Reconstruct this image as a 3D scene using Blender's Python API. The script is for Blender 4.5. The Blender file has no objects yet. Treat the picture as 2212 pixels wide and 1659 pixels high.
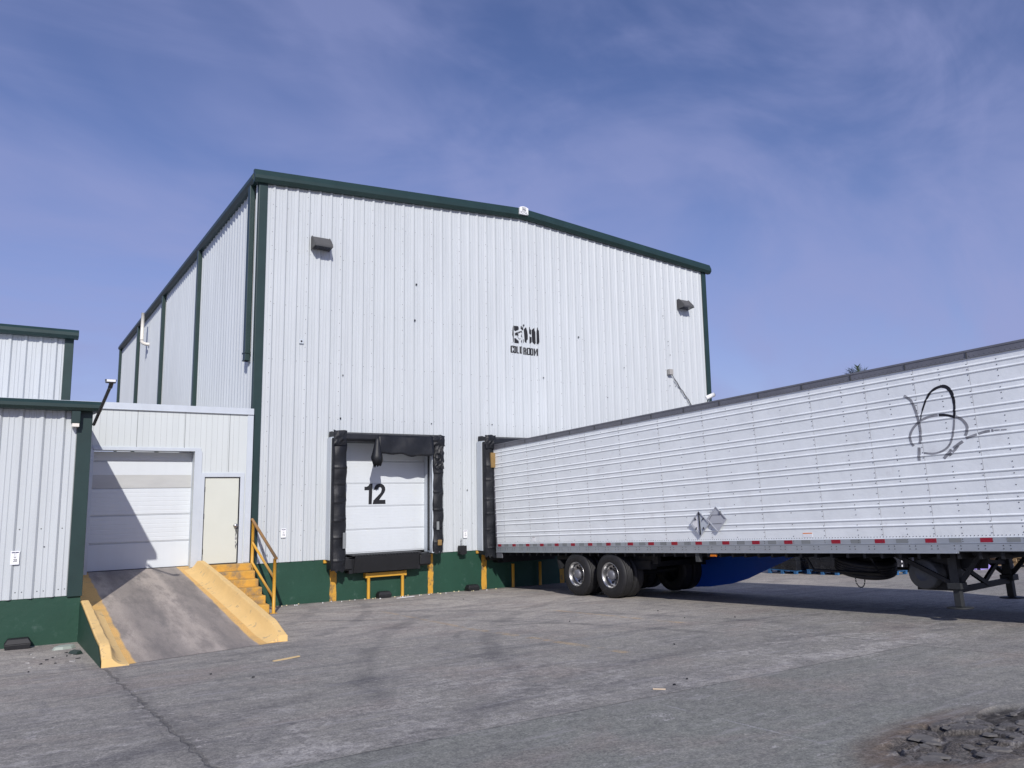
import bpy, math, random
from mathutils import Vector, Matrix
random.seed(7)
S = bpy.context.scene
R = math.radians
# ------------------------------------------------------------------ camera
CAM = Vector((-5.4, -20.27, 2.80))
YAW, PITCH, ROLL, FPX = 33.43204251, 8.01793555, -0.8821584, 1668.7589
ya, pi_, ro = R(YAW), R(PITCH), R(ROLL)
fw = Vector((math.sin(ya)*math.cos(pi_), math.cos(ya)*math.cos(pi_), math.sin(pi_)))
r0 = Vector((math.cos(ya), -math.sin(ya), 0)); u0 = r0.cross(fw)
rt = r0*math.cos(ro)+u0*math.sin(ro); up = -r0*math.sin(ro)+u0*math.cos(ro)
cd = bpy.data.cameras.new('camera'); cam = bpy.data.objects.new('camera', cd)
S.collection.objects.link(cam); S.camera = cam
cd.sensor_width = 36; cd.lens = FPX/2212*36; cd.clip_end = 3000; cd.clip_start = .05
m = Matrix((rt, up, -fw)).transposed().to_4x4(); m.translation = CAM; cam.matrix_world = m
S.render.resolution_x = 1024; S.render.resolution_y = 768
# ------------------------------------------------------------------ sky + sun
SUN_AZ, SUN_EL = 21.1, 32.0           # sun stands behind the camera, left of the wall normal
w = bpy.data.worlds.new('World'); S.world = w; w.use_nodes = True
nt = w.node_tree; nt.nodes.clear()
def N(t, ty, **k):
    n = t.nodes.new(ty)
    for a, b in k.items(): setattr(n, a, b)
    return n
out = N(nt, 'ShaderNodeOutputWorld'); bg = N(nt, 'ShaderNodeBackground'); bg.inputs[1].default_value = .097
sk = N(nt, 'ShaderNodeTexSky', sky_type='NISHITA'); sk.sun_disc = False
sk.sun_elevation = R(SUN_EL); sk.sun_rotation = R(180+SUN_AZ); sk.air_density = 1.0; sk.dust_density = .6; sk.ozone_density = 2.2
tint = N(nt, 'ShaderNodeMix', data_type='RGBA', blend_type='MULTIPLY'); tint.inputs[0].default_value = 1
tint.inputs[7].default_value = (.86, .82, 1.10, 1)
nt.links.new(sk.outputs[0], tint.inputs[6])
tc = N(nt, 'ShaderNodeTexCoord')
def cirrus(rot, scale, det, lo, hi, seed, dist=1.0):
    mp = N(nt, 'ShaderNodeMapping'); mp.inputs[1].default_value = seed; mp.inputs[2].default_value = rot; mp.inputs[3].default_value = scale
    nz = N(nt, 'ShaderNodeTexNoise'); nz.inputs['Scale'].default_value = 1.6; nz.inputs['Detail'].default_value = det
    nz.inputs['Roughness'].default_value = .55; nz.inputs['Distortion'].default_value = dist
    mr = N(nt, 'ShaderNodeMapRange', interpolation_type='SMOOTHSTEP'); mr.inputs[1].default_value = lo; mr.inputs[2].default_value = hi
    nt.links.new(tc.outputs['Generated'], mp.inputs[0]); nt.links.new(mp.outputs[0], nz.inputs[0]); nt.links.new(nz.outputs[0], mr.inputs[0])
    return mr.outputs[0]
c1 = cirrus((R(25), R(10), R(58)), (.9, 2.6, 3.4), 5, .36, .70, (3, 1.4, 0), .7)
c2 = cirrus((R(18), R(-12), R(40)), (1.1, 5.0, 4.2), 7, .44, .76, (7, 2, 5), .6)
ad = N(nt, 'ShaderNodeMath', operation='ADD', use_clamp=True)
m2 = N(nt, 'ShaderNodeMath', operation='MULTIPLY'); m2.inputs[1].default_value = .55
nt.links.new(c2, m2.inputs[0]); nt.links.new(c1, ad.inputs[0]); nt.links.new(m2.outputs[0], ad.inputs[1])
m3 = N(nt, 'ShaderNodeMath', operation='MULTIPLY'); m3.inputs[1].default_value = .46
nt.links.new(ad.outputs[0], m3.inputs[0])
sz = N(nt, 'ShaderNodeSeparateXYZ'); nt.links.new(tc.outputs['Generated'], sz.inputs[0])
hz = N(nt, 'ShaderNodeMapRange', interpolation_type='SMOOTHSTEP'); hz.inputs[1].default_value = .52; hz.inputs[2].default_value = .05; hz.inputs[3].default_value = 0; hz.inputs[4].default_value = .42; nt.links.new(sz.outputs[2], hz.inputs[0])
mh = N(nt, 'ShaderNodeMath', operation='ADD', use_clamp=True); nt.links.new(m3.outputs[0], mh.inputs[0]); nt.links.new(hz.outputs[0], mh.inputs[1])
cm = N(nt, 'ShaderNodeMix', data_type='RGBA'); cm.inputs[7].default_value = (3.1, 3.45, 6.15, 1)
nt.links.new(mh.outputs[0], cm.inputs[0]); nt.links.new(tint.outputs[2], cm.inputs[6]); nt.links.new(cm.outputs[2], bg.inputs[0])
nt.links.new(bg.outputs[0], out.inputs[0])
sl = bpy.data.lights.new('sun', 'SUN'); sl.energy = 3.6; sl.angle = R(.53); sl.color = (1, .955, .90)
so = bpy.data.objects.new('sun', sl); S.collection.objects.link(so)
sd = Vector((math.sin(R(SUN_AZ))*math.cos(R(SUN_EL)), math.cos(R(SUN_AZ))*math.cos(R(SUN_EL)), -math.sin(R(SUN_EL))))
so.rotation_euler = sd.to_track_quat('-Z', 'Y').to_euler(); so.location = (-20, -40, 40)
S.view_settings.view_transform = 'Standard'; S.view_settings.look = 'None'; S.view_settings.gamma = 1
S.view_settings.exposure = .09
# ------------------------------------------------------------------ helpers
C = S.collection
class MB:
    def __init__(s): s.v = []; s.f = []; s.sm = []
    def add(s, vs, fs, smooth=False):
        o = len(s.v); s.v += [tuple(v) for v in vs]; s.f += [tuple(i+o for i in f) for f in fs]; s.sm += [smooth]*len(fs); return s
    def box(s, x0, x1, y0, y1, z0, z1):
        x0, x1 = sorted((x0, x1)); y0, y1 = sorted((y0, y1)); z0, z1 = sorted((z0, z1))
        return s.add([(x0,y0,z0),(x1,y0,z0),(x1,y1,z0),(x0,y1,z0),(x0,y0,z1),(x1,y0,z1),(x1,y1,z1),(x0,y1,z1)],
                     [(0,3,2,1),(4,5,6,7),(0,1,5,4),(1,2,6,5),(2,3,7,6),(3,0,4,7)])
    def hexa(s, a, b):   # two quads of 4 points, joined
        return s.add(list(a)+list(b), [(3,2,1,0),(4,5,6,7),(0,1,5,4),(1,2,6,5),(2,3,7,6),(3,0,4,7)])
    def bar(s, p, q, w, h=None, upv=(0,0,1)):
        h = h or w; p = Vector(p); q = Vector(q); d = (q-p).normalized(); u = Vector(upv)
        if abs(d.dot(u)) > .95: u = Vector((1,0,0))
        a = d.cross(u).normalized()*w/2; b = a.cross(d).normalized()*h/2
        return s.hexa([p-a-b, p+a-b, p+a+b, p-a+b], [q-a-b, q+a-b, q+a+b, q-a+b])
    def tube(s, pts, r, n=10, cap=True, smooth=True):
        pts = [Vector(p) for p in pts]; rs = r if isinstance(r, (list, tuple)) else [r]*len(pts); vs = []; fs = []
        for i, p in enumerate(pts):
            d = (pts[min(i+1, len(pts)-1)]-pts[max(i-1, 0)]).normalized()
            u = Vector((0,0,1)) if abs(d.z) < .9 else Vector((1,0,0))
            a = d.cross(u).normalized(); b = a.cross(d).normalized()
            for k in range(n):
                t = 2*math.pi*k/n; vs.append(p+a*math.cos(t)*rs[i]+b*math.sin(t)*rs[i])
        for i in range(len(pts)-1):
            for k in range(n): fs.append((i*n+k, i*n+(k+1)%n, (i+1)*n+(k+1)%n, (i+1)*n+k))
        s.add(vs, fs, smooth)
        if cap:
            o = len(s.v)-len(vs); s.f.append(tuple(o+k for k in range(n))); s.sm.append(False)
            s.f.append(tuple(o+(len(pts)-1)*n+k for k in reversed(range(n)))); s.sm.append(False)
        return s
    def lathe(s, prof, c, axis='X', n=40, smooth=True):   # prof: (along, radius)
        c = Vector(c); vs = []; fs = []
        for a, r in prof:
            for k in range(n):
                t = 2*math.pi*k/n; p, q = r*math.cos(t), r*math.sin(t)
                vs.append(c+Vector({'X':(a,p,q),'Y':(p,a,q),'Z':(p,q,a)}[axis]))
        for i in range(len(prof)-1):
            for k in range(n): fs.append((i*n+k, i*n+(k+1)%n, (i+1)*n+(k+1)%n, (i+1)*n+k))
        return s.add(vs, fs, smooth)
    def prism(s, poly, fn, d):   # polygon (a,b) mapped by fn(a,b,depth) from depth 0 to d
        n = len(poly)
        return s.add([fn(a, b, 0) for a, b in poly]+[fn(a, b, d) for a, b in poly],
                     [tuple(range(n)), tuple(n+i for i in reversed(range(n)))]+[(i, (i+1)%n, n+(i+1)%n, n+i) for i in range(n)])
    def sheet(s, prof, fn, rows, smooth=False):  # open profile list extruded through rows
        n = len(prof); vs = [fn(p, r) for r in rows for p in prof]
        return s.add(vs, [(j*n+i, j*n+i+1, (j+1)*n+i+1, (j+1)*n+i) for j in range(len(rows)-1) for i in range(n-1)], smooth)
    def dome(s, c, nrm, r, n=6):
        c = Vector(c); nrm = Vector(nrm).normalized(); u = Vector((0,0,1)) if abs(nrm.z) < .9 else Vector((1,0,0))
        a = nrm.cross(u).normalized(); b = nrm.cross(a)
        vs = [c+(a*math.cos(2*math.pi*k/n)+b*math.sin(2*math.pi*k/n))*r for k in range(n)]
        vs += [c+(a*math.cos(2*math.pi*k/n)+b*math.sin(2*math.pi*k/n))*r*.6+nrm*r*.5 for k in range(n)]
        return s.add(vs, [(k, (k+1)%n, n+(k+1)%n, n+k) for k in range(n)]+[tuple(range(n, 2*n))], True)
def link(o, parent=None):
    C.objects.link(o)
    if parent: o.parent = parent
    return o
def obj(name, mb, mat, parent=None, bevel=0, label=None, loc=None):
    me = bpy.data.meshes.new(name); me.from_pydata(mb.v, [], mb.f); me.materials.append(mat)
    me.polygons.foreach_set('use_smooth', mb.sm); me.update()
    o = bpy.data.objects.new(name, me); link(o, parent)
    if bevel:
        b = o.modifiers.new('bevel', 'BEVEL'); b.width = bevel; b.segments = 2; b.limit_method = 'ANGLE'; b.angle_limit = R(40)
    if label: o['label'] = label
    if loc: o.location = loc
    return o
def tag(o, label, cat, group=None):
    o['label'] = label; o['category'] = cat
    if group: o['group'] = group
    return o
def thing(name, label, cat, loc=(0,0,0), group=None):
    o = bpy.data.objects.new(name, None); o.empty_display_size = .2; link(o); o.location = loc
    return tag(o, label, cat, group)
def tree_copy(root, loc, label=None):
    r = root.copy(); link(r); r.location = loc
    if label: r['label'] = label
    for ch in list(root.children):
        c = ch.copy(); link(c, r)
        for g in ch.children: link(g.copy(), c)
    return r
# ---- materials
def mat(name, col, rough=.6, metal=0, var=0, vscale=3, bump=0, bscale=20, streak=0, dirt=None, dirt_lo=.55, dirt_hi=.75, dscale=1.5, coat=0, spec=.5, col2=None, stretch=(1,1,1)):
    M = bpy.data.materials.new(name); M.use_nodes = True; t = M.node_tree; b = t.nodes['Principled BSDF']
    b.inputs['Roughness'].default_value = rough; b.inputs['Metallic'].default_value = metal
    b.inputs['Specular IOR Level'].default_value = spec; b.inputs['Coat Weight'].default_value = coat
    tc = N(t, 'ShaderNodeTexCoord'); src = tc.outputs['Object']
    def noise(sc, det=5, mapping=None, ro=.6):
        s_ = src
        if mapping:
            mp = N(t, 'ShaderNodeMapping'); mp.inputs[3].default_value = mapping; t.links.new(src, mp.inputs[0]); s_ = mp.outputs[0]
        n = N(t, 'ShaderNodeTexNoise'); n.inputs['Scale'].default_value = sc; n.inputs['Detail'].default_value = det; n.inputs['Roughness'].default_value = ro
        t.links.new(s_, n.inputs[0]); return n.outputs[0]
    def rng(s_, a, b_, c, d, sm=False):
        r = N(t, 'ShaderNodeMapRange'); r.interpolation_type = 'SMOOTHSTEP' if sm else 'LINEAR'
        for i, x in enumerate((a, b_, c, d)): r.inputs[i+1].default_value = x
        t.links.new(s_, r.inputs[0]); return r.outputs[0]
    def mix(f, A, B, blend='MIX'):
        x = N(t, 'ShaderNodeMix', data_type='RGBA', blend_type=blend)
        for i, q in ((0, f), (6, A), (7, B)):
            if hasattr(q, 'is_linked'): t.links.new(q, x.inputs[i])
            else: x.inputs[i].default_value = q if i == 0 else (*q, 1)
        return x.outputs[2]
    cur = col
    if var: 
        k = tuple(c*(1-var) for c in col)
        cur = mix(rng(noise(vscale, 6, stretch), .3, .7, 0, 1), col2 or k, cur)
    if streak: cur = mix(rng(noise(6, 4, (1, 1, .04)), .45, .75, 0, streak), cur, tuple(c*.72 for c in col))
    if dirt: cur = mix(rng(noise(dscale, 8, stretch, .7), dirt_lo, dirt_hi, 0, 1, True), cur, dirt)
    if hasattr(cur, 'is_linked'): t.links.new(cur, b.inputs['Base Color'])
    else: b.inputs['Base Color'].default_value = (*cur, 1)
    if bump:
        bp = N(t, 'ShaderNodeBump'); bp.inputs['Distance'].default_value = bump; bp.inputs['Strength'].default_value = .8
        t.links.new(noise(bscale, 5, stretch), bp.inputs['Height']); t.links.new(bp.outputs[0], b.inputs['Normal'])
    return M
WM = mat('white_ribbed_metal', (.565,.602,.622), .33, var=.10, vscale=2.6, streak=.16, bump=.004, bscale=1.6, dirt=(.50,.53,.54), dirt_lo=.60, dirt_hi=.8, dscale=.9, stretch=(1,1,.12), spec=.6)
WP = mat('white_insulated_panel', (.60,.64,.635), .5, var=.06, vscale=1.2, streak=.2, dirt=(.40,.41,.40), dirt_lo=.66, dirt_hi=.74, dscale=2.2, stretch=(1,1,.2))
WF = mat('white_flashing', (.56,.61,.66), .4, var=.08, vscale=2, streak=.2)
DW = mat('white_door_panel', (.64,.68,.71), .45, var=.04, vscale=2, streak=.1, dirt=(.62,.62,.52), dirt_lo=.6, dirt_hi=.8, dscale=1.0)
PD = mat('cream_painted_door', (.62,.64,.57), .45, var=.04, vscale=2, dirt=(.50,.49,.42), dirt_lo=.68, dirt_hi=.78, dscale=2.5)
JG = mat('joint_grey', (.30,.31,.33), .6)
GT = mat('dark_green_metal', (.016,.042,.040), .42, var=.25, vscale=2, streak=.2)
GC = mat('green_painted_concrete', (.012,.062,.038), .6, var=.18, vscale=1.5, bump=.006, bscale=9, dirt=(.045,.095,.075), dirt_lo=.58, dirt_hi=.72, dscale=3)
YC = mat('yellow_painted_concrete', (.88,.60,.24), .7, var=.12, vscale=2.5, bump=.01, bscale=14, dirt=(.50,.37,.20), dirt_lo=.57, dirt_hi=.66, dscale=5)
YS = mat('worn_yellow_paint', (.62,.33,.04), .6, var=.15, vscale=5, bump=.004, bscale=20, dirt=(.16,.12,.07), dirt_lo=.50, dirt_hi=.66, dscale=4)
YG = mat('yellow_metal_paint', (.66,.36,.045), .45, var=.15, vscale=5, dirt=(.05,.035,.03), dirt_lo=.63, dirt_hi=.68, dscale=9)
BR = mat('rust_brown_paint', (.30,.165,.06), .55, var=.2, vscale=8)
RB = mat('black_rubber', (.012,.013,.016), .55, var=.4, vscale=5, bump=.006, bscale=12)
VN = mat('black_vinyl', (.013,.015,.020), .5, var=.4, vscale=3, bump=.014, bscale=5, dirt=(.045,.046,.05), dirt_lo=.58, dirt_hi=.8, dscale=2.5, spec=.35)
BP = mat('black_paint', (.007,.008,.012), .6, var=.2, vscale=9)
BK = mat('dark_steel', (.010,.011,.014), .6, var=.4, vscale=4)
LEG = mat('dark_leg_steel', (.03,.033,.035), .6, var=.3, vscale=5)
GS = mat('grey_steel', (.09,.095,.10), .55, metal=.3, var=.3, vscale=5)
AL = mat('aluminium_rail', (.50,.54,.58), .38, metal=.55, var=.12, vscale=3)
DG = mat('dark_grey_rail', (.20,.205,.23), .45, metal=.3, var=.2, vscale=3)
CH = mat('polished_rim', (.55,.55,.55), .34, metal=1, var=.25, vscale=4)
RD = mat('red_reflector', (.30,.006,.025), .35, coat=.4)
RW = mat('grey_reflector', (.22,.235,.24), .35)
OR = mat('orange_lens', (.85,.22,.01), .25, coat=.4)
BL = mat('blue_skirt', (.012,.11,.60), .4, var=.1, vscale=2)
TL = mat('white_trailer_panel', (.88,.925,.94), .26, var=.10, vscale=2.2, bump=.012, bscale=2.6, dirt=(.66,.66,.67), dirt_lo=.58, dirt_hi=.8, dscale=1.6, coat=.15)
LG = mat('lamp_grey', (.085,.085,.085), .5, var=.1, vscale=4)
LT = mat('dark_lens', (.02,.02,.025), .15)
WH = mat('plain_white', (.80,.81,.82), .4)
OW = mat('warm_white_pipe', (.78,.75,.68), .4)
DUCT = mat('grey_box', (.36,.35,.33), .55)
WD = mat('raw_wood', (.50,.36,.20), .75, var=.3, vscale=6)
PB = mat('blue_pallet_paint', (.03,.13,.30), .7, var=.25, vscale=6)
WRAP = mat('dark_stretch_wrap', (.020,.022,.028), .22, var=.5, vscale=3, bump=.01, bscale=8, dirt=(.07,.07,.08), dirt_lo=.55, dirt_hi=.75, dscale=5)
PU = mat('purple_tray', (.30,.24,.60), .6)
FOAM = mat('tan_foam', (.30,.19,.07), .9, var=.3, vscale=6)
SG = mat('sign_white', (.85,.86,.88), .4)
INK = mat('ink_black', (.01,.01,.015), .5)
NAVY = mat('ink_navy', (.03,.03,.10), .5)
GRI = mat('faded_grey_mark', (.30,.31,.34), .6, var=.35, vscale=14)
FR = mat('palm_frond', (.045,.075,.03), .6, var=.4, vscale=3)
BARK = mat('palm_bark', (.16,.12,.08), .9, var=.4, vscale=4)
CR = mat('painted_step', (.66,.36,.06), .75, var=.2, vscale=4, bump=.008, bscale=16, dirt=(.20,.16,.11), dirt_lo=.42, dirt_hi=.66, dscale=3)
# ---- text to triangles in a unit box
def text_tris(s, bold=0.0, w_=1, h_=1, x=0, z=0, shear=0):
    cu = bpy.data.curves.new('t', 'FONT'); cu.body = s; cu.offset = bold; cu.shear = shear; cu.fill_mode = 'FRONT'
    o = bpy.data.objects.new('t', cu); C.objects.link(o); bpy.context.view_layer.update()
    me = o.to_mesh(); me.calc_loop_triangles()
    P = [(v.co.x, v.co.y) for v in me.vertices]; T = [tuple(t.vertices) for t in me.loop_triangles]
    x0 = min(p[0] for p in P); x1 = max(p[0] for p in P); y0 = min(p[1] for p in P); y1 = max(p[1] for p in P)
    tr = [[(x+(P[i][0]-x0)/(x1-x0)*w_, z+(P[i][1]-y0)/(y1-y0)*h_) for i in t] for t in T]
    o.to_mesh_clear(); bpy.data.objects.remove(o); bpy.data.curves.remove(cu); return tr
def flat(mb, polys, fn):
    for p in polys: mb.add([fn(a, b) for a, b in p], [tuple(range(len(p)))])
    return mb
def clip(poly, k, lim, keep_gt):
    o = []
    for i in range(len(poly)):
        p, q = poly[i], poly[(i+1)%len(poly)]; a = (p[k]-lim)*(1 if keep_gt else -1); b = (q[k]-lim)*(1 if keep_gt else -1)
        if a >= 0: o.append(p)
        if (a > 0 and b < 0) or (a < 0 and b > 0):
            t = a/(a-b); o.append((p[0]+(q[0]-p[0])*t, p[1]+(q[1]-p[1])*t))
    return o
def drape(mb, polys, breaks, k, fn):      # lay flat polygons over a folded sheet
    for p in polys:
        lo = min(q[k] for q in p); hi = max(q[k] for q in p)
        bs = [lo]+[b for b in breaks if lo+1e-5 < b < hi-1e-5]+[hi]
        for a, b in zip(bs, bs[1:]):
            c = clip(clip(p, k, a, True), k, b, False)
            if len(c) >= 3: mb.add([fn(*q) for q in c], [tuple(range(len(c)))])
    return mb
from mathutils.geometry import tessellate_polygon
def tess(poly): return [[poly[i] for i in t] for t in tessellate_polygon([[Vector((a, b, 0)) for a, b in poly]])]
# ---- ribbed metal sheet profile, ribs every .3217 m
PITCHR = .3204
RIB = ((-.062,0),(-.018,.035),(.014,.036),(.046,0),(.047,-.010),(.053,-.010),(.054,0),(.118,0),(.130,.010),(.140,.010),(.152,0),(.196,0),(.208,.010),(.218,.010),(.230,0),(PITCHR-.062,0))
def rib_h(a, phase):
    d = (a-phase+.062) % PITCHR-.062
    for (x0, h0), (x1, h1) in zip(RIB, RIB[1:]):
        if x0 <= d <= x1: return h0+(h1-h0)*(d-x0)/(x1-x0)
    return 0
def rib_breaks(a0, a1, phase):
    o = [(a0, rib_h(a0, phase))]; k = math.floor((a0-phase)/PITCHR)-1
    while True:
        c = phase+k*PITCHR
        if c > a1+PITCHR: break
        for d, h in RIB[:-1]:
            if a0+1e-4 < c+d < a1-1e-4: o.append((c+d, h))
        k += 1
    o.append((a1, rib_h(a1, phase))); return o
# ================================================================== GROUND
def gz0(X, Y):
    Y = max(-30, min(25, Y)); X = max(-14, min(32, X)); return -.05*Y-.012*(X-4)
PH = (1.20, -17.00)
rng = random.Random(3)
cells = [(PH[0]+rng.uniform(-1.6, 1.9), PH[1]+rng.uniform(-.95, .95), rng.uniform(-.006, .014), rng.uniform(-.06, .06), rng.uniform(-.06, .06)) for _ in range(84)]
PV = [0]
def pothole(x, y):
    PV[0] = 0
    dx, dy = x-PH[0], y-PH[1]; ang = math.atan2(dy, dx)
    wob = 1+.13*math.sin(3*ang+1)+.08*math.sin(7*ang)+.05*math.sin(13*ang+2)
    e = math.hypot(dx/1.18, dy/.43)/wob
    if e > 1.25: return 0
    d = sorted(((math.hypot((x-c[0]), (y-c[1])), c) for c in cells), key=lambda t: t[0])[:2]
    gap = d[1][0]-d[0][0]; c = d[0][1]
    mask = min(1, max(0, (1.08-e)/.14)); top = c[2]+(x-c[0])*c[3]+(y-c[1])*c[4]
    crack = min(1, max(0, (gap-.004)/.05)); crack = crack*crack*(3-2*crack); ck = min(1, max(0, (gap-.02)/.045)); low = 1 if (c[2]*1e4) % 5 < 1.3 else 0
    z = -.036+(.022-.012*low)*crack+top*.8*crack*(1-low)+.002*math.sin(x*61)*math.sin(y*73)
    PV[0] = mask*(1-ck*(1-.75*low))
    return mask*z+.004*max(0, 1-abs(e-1.0)/.22)*math.sin(9*ang)**2
def ground():
    def lines(lo, hi, dense):
        o = [lo]; s = 160
        v = set()
        for a in (-1200,-600,-300,-150,-80,-50,-30,-26,-22,-14,-10,-6,-4,-2,0,2,4,7,10,14,18,25,32,45,60,90,150,300,600,1200): v.add(float(a))
        a, b, st = dense; n = int((b-a)/st)
        for i in range(n+1): v.add(round(a+i*st, 4))
        return sorted(v)
    xs = lines(0, 0, (-.25, 2.75, .017)); ys = lines(0, 0, (-17.6, -16.3, .016))
    mb = MB(); vs = []; mb.attr = []
    for y in ys:
        for x in xs:
            z = gz0(x, y); a = 0
            if -.5 < x < 3.1 and -18.1 < y < -16: z += pothole(x, y); a = PV[0]
            vs.append((x, y, z)); mb.attr.append(a)
    n = len(xs); mb.add(vs, [(j*n+i, j*n+i+1, (j+1)*n+i+1, (j+1)*n+i) for j in range(len(ys)-1) for i in range(n-1)])
    return mb
def ground_mat():
    M = bpy.data.materials.new('concrete_yard'); M.use_nodes = True; t = M.node_tree; b = t.nodes['Principled BSDF']; L = t.links.new
    b.inputs['Roughness'].default_value = .9; b.inputs['Specular IOR Level'].default_value = .25
    tc = N(t, 'ShaderNodeTexCoord'); P = tc.outputs['Object']
    sp = N(t, 'ShaderNodeSeparateXYZ'); L(P, sp.inputs[0]); X, Y = sp.outputs[0], sp.outputs[1]
    def setin(n, i, q):
        if hasattr(q, 'is_linked'): L(q, n.inputs[i])
        else: n.inputs[i].default_value = q
    def ma(op, a, b_=0.0, cl=False):
        n = N(t, 'ShaderNodeMath', operation=op, use_clamp=cl); setin(n, 0, a); setin(n, 1, b_); return n.outputs[0]
    def nz(sc, det=5, mp=None, ro=.6, dist=0, rot=(0,0,0), loc=(0,0,0)):
        s_ = P
        if mp: 
            m_ = N(t, 'ShaderNodeMapping'); m_.inputs[3].default_value = mp; m_.inputs[2].default_value = rot; m_.inputs[1].default_value = loc; L(P, m_.inputs[0]); s_ = m_.outputs[0]
        n = N(t, 'ShaderNodeTexNoise'); n.inputs['Scale'].default_value = sc; n.inputs['Detail'].default_value = det
        n.inputs['Roughness'].default_value = ro; n.inputs['Distortion'].default_value = dist; L(s_, n.inputs[0]); return n.outputs[0]
    def ss(v, a, b_, lo=0.0, hi=1.0):
        r = N(t, 'ShaderNodeMapRange', interpolation_type='SMOOTHSTEP'); setin(r, 0, v)
        for i, q in enumerate((a, b_, lo, hi)): r.inputs[i+1].default_value = q
        return r.outputs[0]
    def mix(f, A, B, blend='MIX'):
        x = N(t, 'ShaderNodeMix', data_type='RGBA', blend_type=blend)
        for i, q in ((0, f), (6, A), (7, B)):
            if hasattr(q, 'is_linked'): L(q, x.inputs[i])
            else: x.inputs[i].default_value = q if i == 0 else (*q, 1)
        return x.outputs[2]
    big = nz(.28, 6, ro=.55); mid = nz(1.1, 8, ro=.65); fine = nz(9, 8, ro=.75); grit = nz(55, 4, ro=.7)
    dust = ss(ma('ADD', Y, ma('MULTIPLY', ma('SUBTRACT', big, .5), 14.0)), -13.0, -3.5)
    col = mix(dust, (.295,.286,.254), (.45,.415,.365))
    col = mix(ss(mid, .35, .68, 0, .5), col, (.18,.178,.175))
    # brushed streaks, laid obliquely over the yard
    st1 = nz(1.0, 7, (.35, 4.5, 1), .65, .6, (0,0,R(18))); col = mix(ss(st1, .50, .68, 0, .45), col, (.12,.12,.13))
    st2 = nz(1.2, 7, (4.0, .28, 1), .65, .7, (0,0,R(-8)), (4,9,0)); col = mix(ss(st2, .55, .7, 0, .35), col, (.13,.13,.14))
    # the smoother, bluer slab in the foreground and its worn edge
    wob = ma('MULTIPLY', ma('SUBTRACT', nz(2.2, 5), .5), .22)
    yj = ma('ADD', Y, wob); slab = ss(yj, -14.20, -14.28); slab = ma('MULTIPLY', slab, ss(X, -9, -4.2))
    far_edge = ss(ma('ADD', X, wob), 5.2, 4.8)
    slab = ma('MULTIPLY', ma('MULTIPLY', slab, far_edge), ss(ma('ADD', nz(.7, 5), ma('MULTIPLY', X, -.05)), .30, .52, .35, .92))
    col = mix(slab, col, mix(ss(big, .4, .6), (.236,.246,.216), (.222,.226,.203)))
    worn = ma('MULTIPLY', ss(nz(1.0, 9, (1,1.6,1), .75, .5), .49, .60), ss(ma('ABSOLUTE', ma('ADD', Y, 12.9)), 3.2, .4))
    worn = ma('MULTIPLY', worn, ma('SUBTRACT', 1.0, slab)); worn = ma('MULTIPLY', worn, ss(fine, .36, .58))
    col = mix(ma('MULTIPLY', worn, .8), col, (.41,.395,.365))
    sc2 = ma('MULTIPLY', ss(nz(.9, 10, (1,2.5,1), .8, .4, loc=(20,3,0)), .60, .66), ss(grit, .4, .6)); col = mix(ma('MULTIPLY', sc2, .6), col, (.44,.43,.42))
    br = ss(nz(.55, 6, (1,1.4,1), .6, .5, loc=(9,2,0)), .50, .68); col = mix(ma('MULTIPLY', br, .45), col, (.30,.255,.225))
    peb = N(t, 'ShaderNodeTexVoronoi'); peb.inputs['Scale'].default_value = 38; L(P, peb.inputs[0]); pk = ma('MULTIPLY', ss(peb.outputs['Distance'], .22, .10), ss(nz(1.3, 7, ro=.7, loc=(5,5,0), mp=(1,1.5,1)), .48, .60)); col = mix(ma('MULTIPLY', pk, .75), col, (.085,.083,.08))
    # pale scuffed aggregate band just behind the joint
    band = ma('MULTIPLY', ss(ma('ABSOLUTE', ma('ADD', yj, 13.95)), .42, .05), ss(nz(1.6, 8, ro=.7), .42, .6))
    band = ma('MULTIPLY', band, ss(fine, .3, .55)); col = mix(ma('MULTIPLY', ma('MULTIPLY', band, ss(X, -6, -3.2)), .75), col, (.44,.425,.395))
    def seg(px, py, qx, qy, wid, wn=.06, brk=None, wsc=3.0):
        dx, dy = qx-px, qy-py; Ln = math.hypot(dx, dy); dx /= Ln; dy /= Ln
        rx = ma('SUBTRACT', X, px); ry = ma('SUBTRACT', Y, py)
        al = ma('ADD', ma('MULTIPLY', rx, dx), ma('MULTIPLY', ry, dy)); pe = ma('SUBTRACT', ma('MULTIPLY', rx, dy), ma('MULTIPLY', ry, dx))
        pe = ma('ABSOLUTE', ma('ADD', pe, ma('MULTIPLY', ma('SUBTRACT', nz(wsc, 6, ro=.65), .5), wn)))
        k = ma('MULTIPLY', ss(pe, wid, wid*.45), ma('MULTIPLY', ss(al, -.05, .05), ss(al, Ln+.05, Ln-.05)))
        if brk: k = ma('MULTIPLY', k, ss(nz(brk, 7, ro=.7), .42, .56))
        return k
    # faded yellow bay lines
    col = mix(ma('MULTIPLY', seg(1.95,-3.6,1.72,-8.2,.075,.05,3.0), .38), col, (.50,.34,.15))
    col = mix(ma('MULTIPLY', seg(1.74,-8.0,1.88,-12.0,.11,.05,2.6), .6), col, (.46,.34,.18))
    col = mix(ma('MULTIPLY', seg(4.55,-6.3,4.75,-10.2,.10,.05,2.6), .55), col, (.50,.35,.18))
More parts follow.
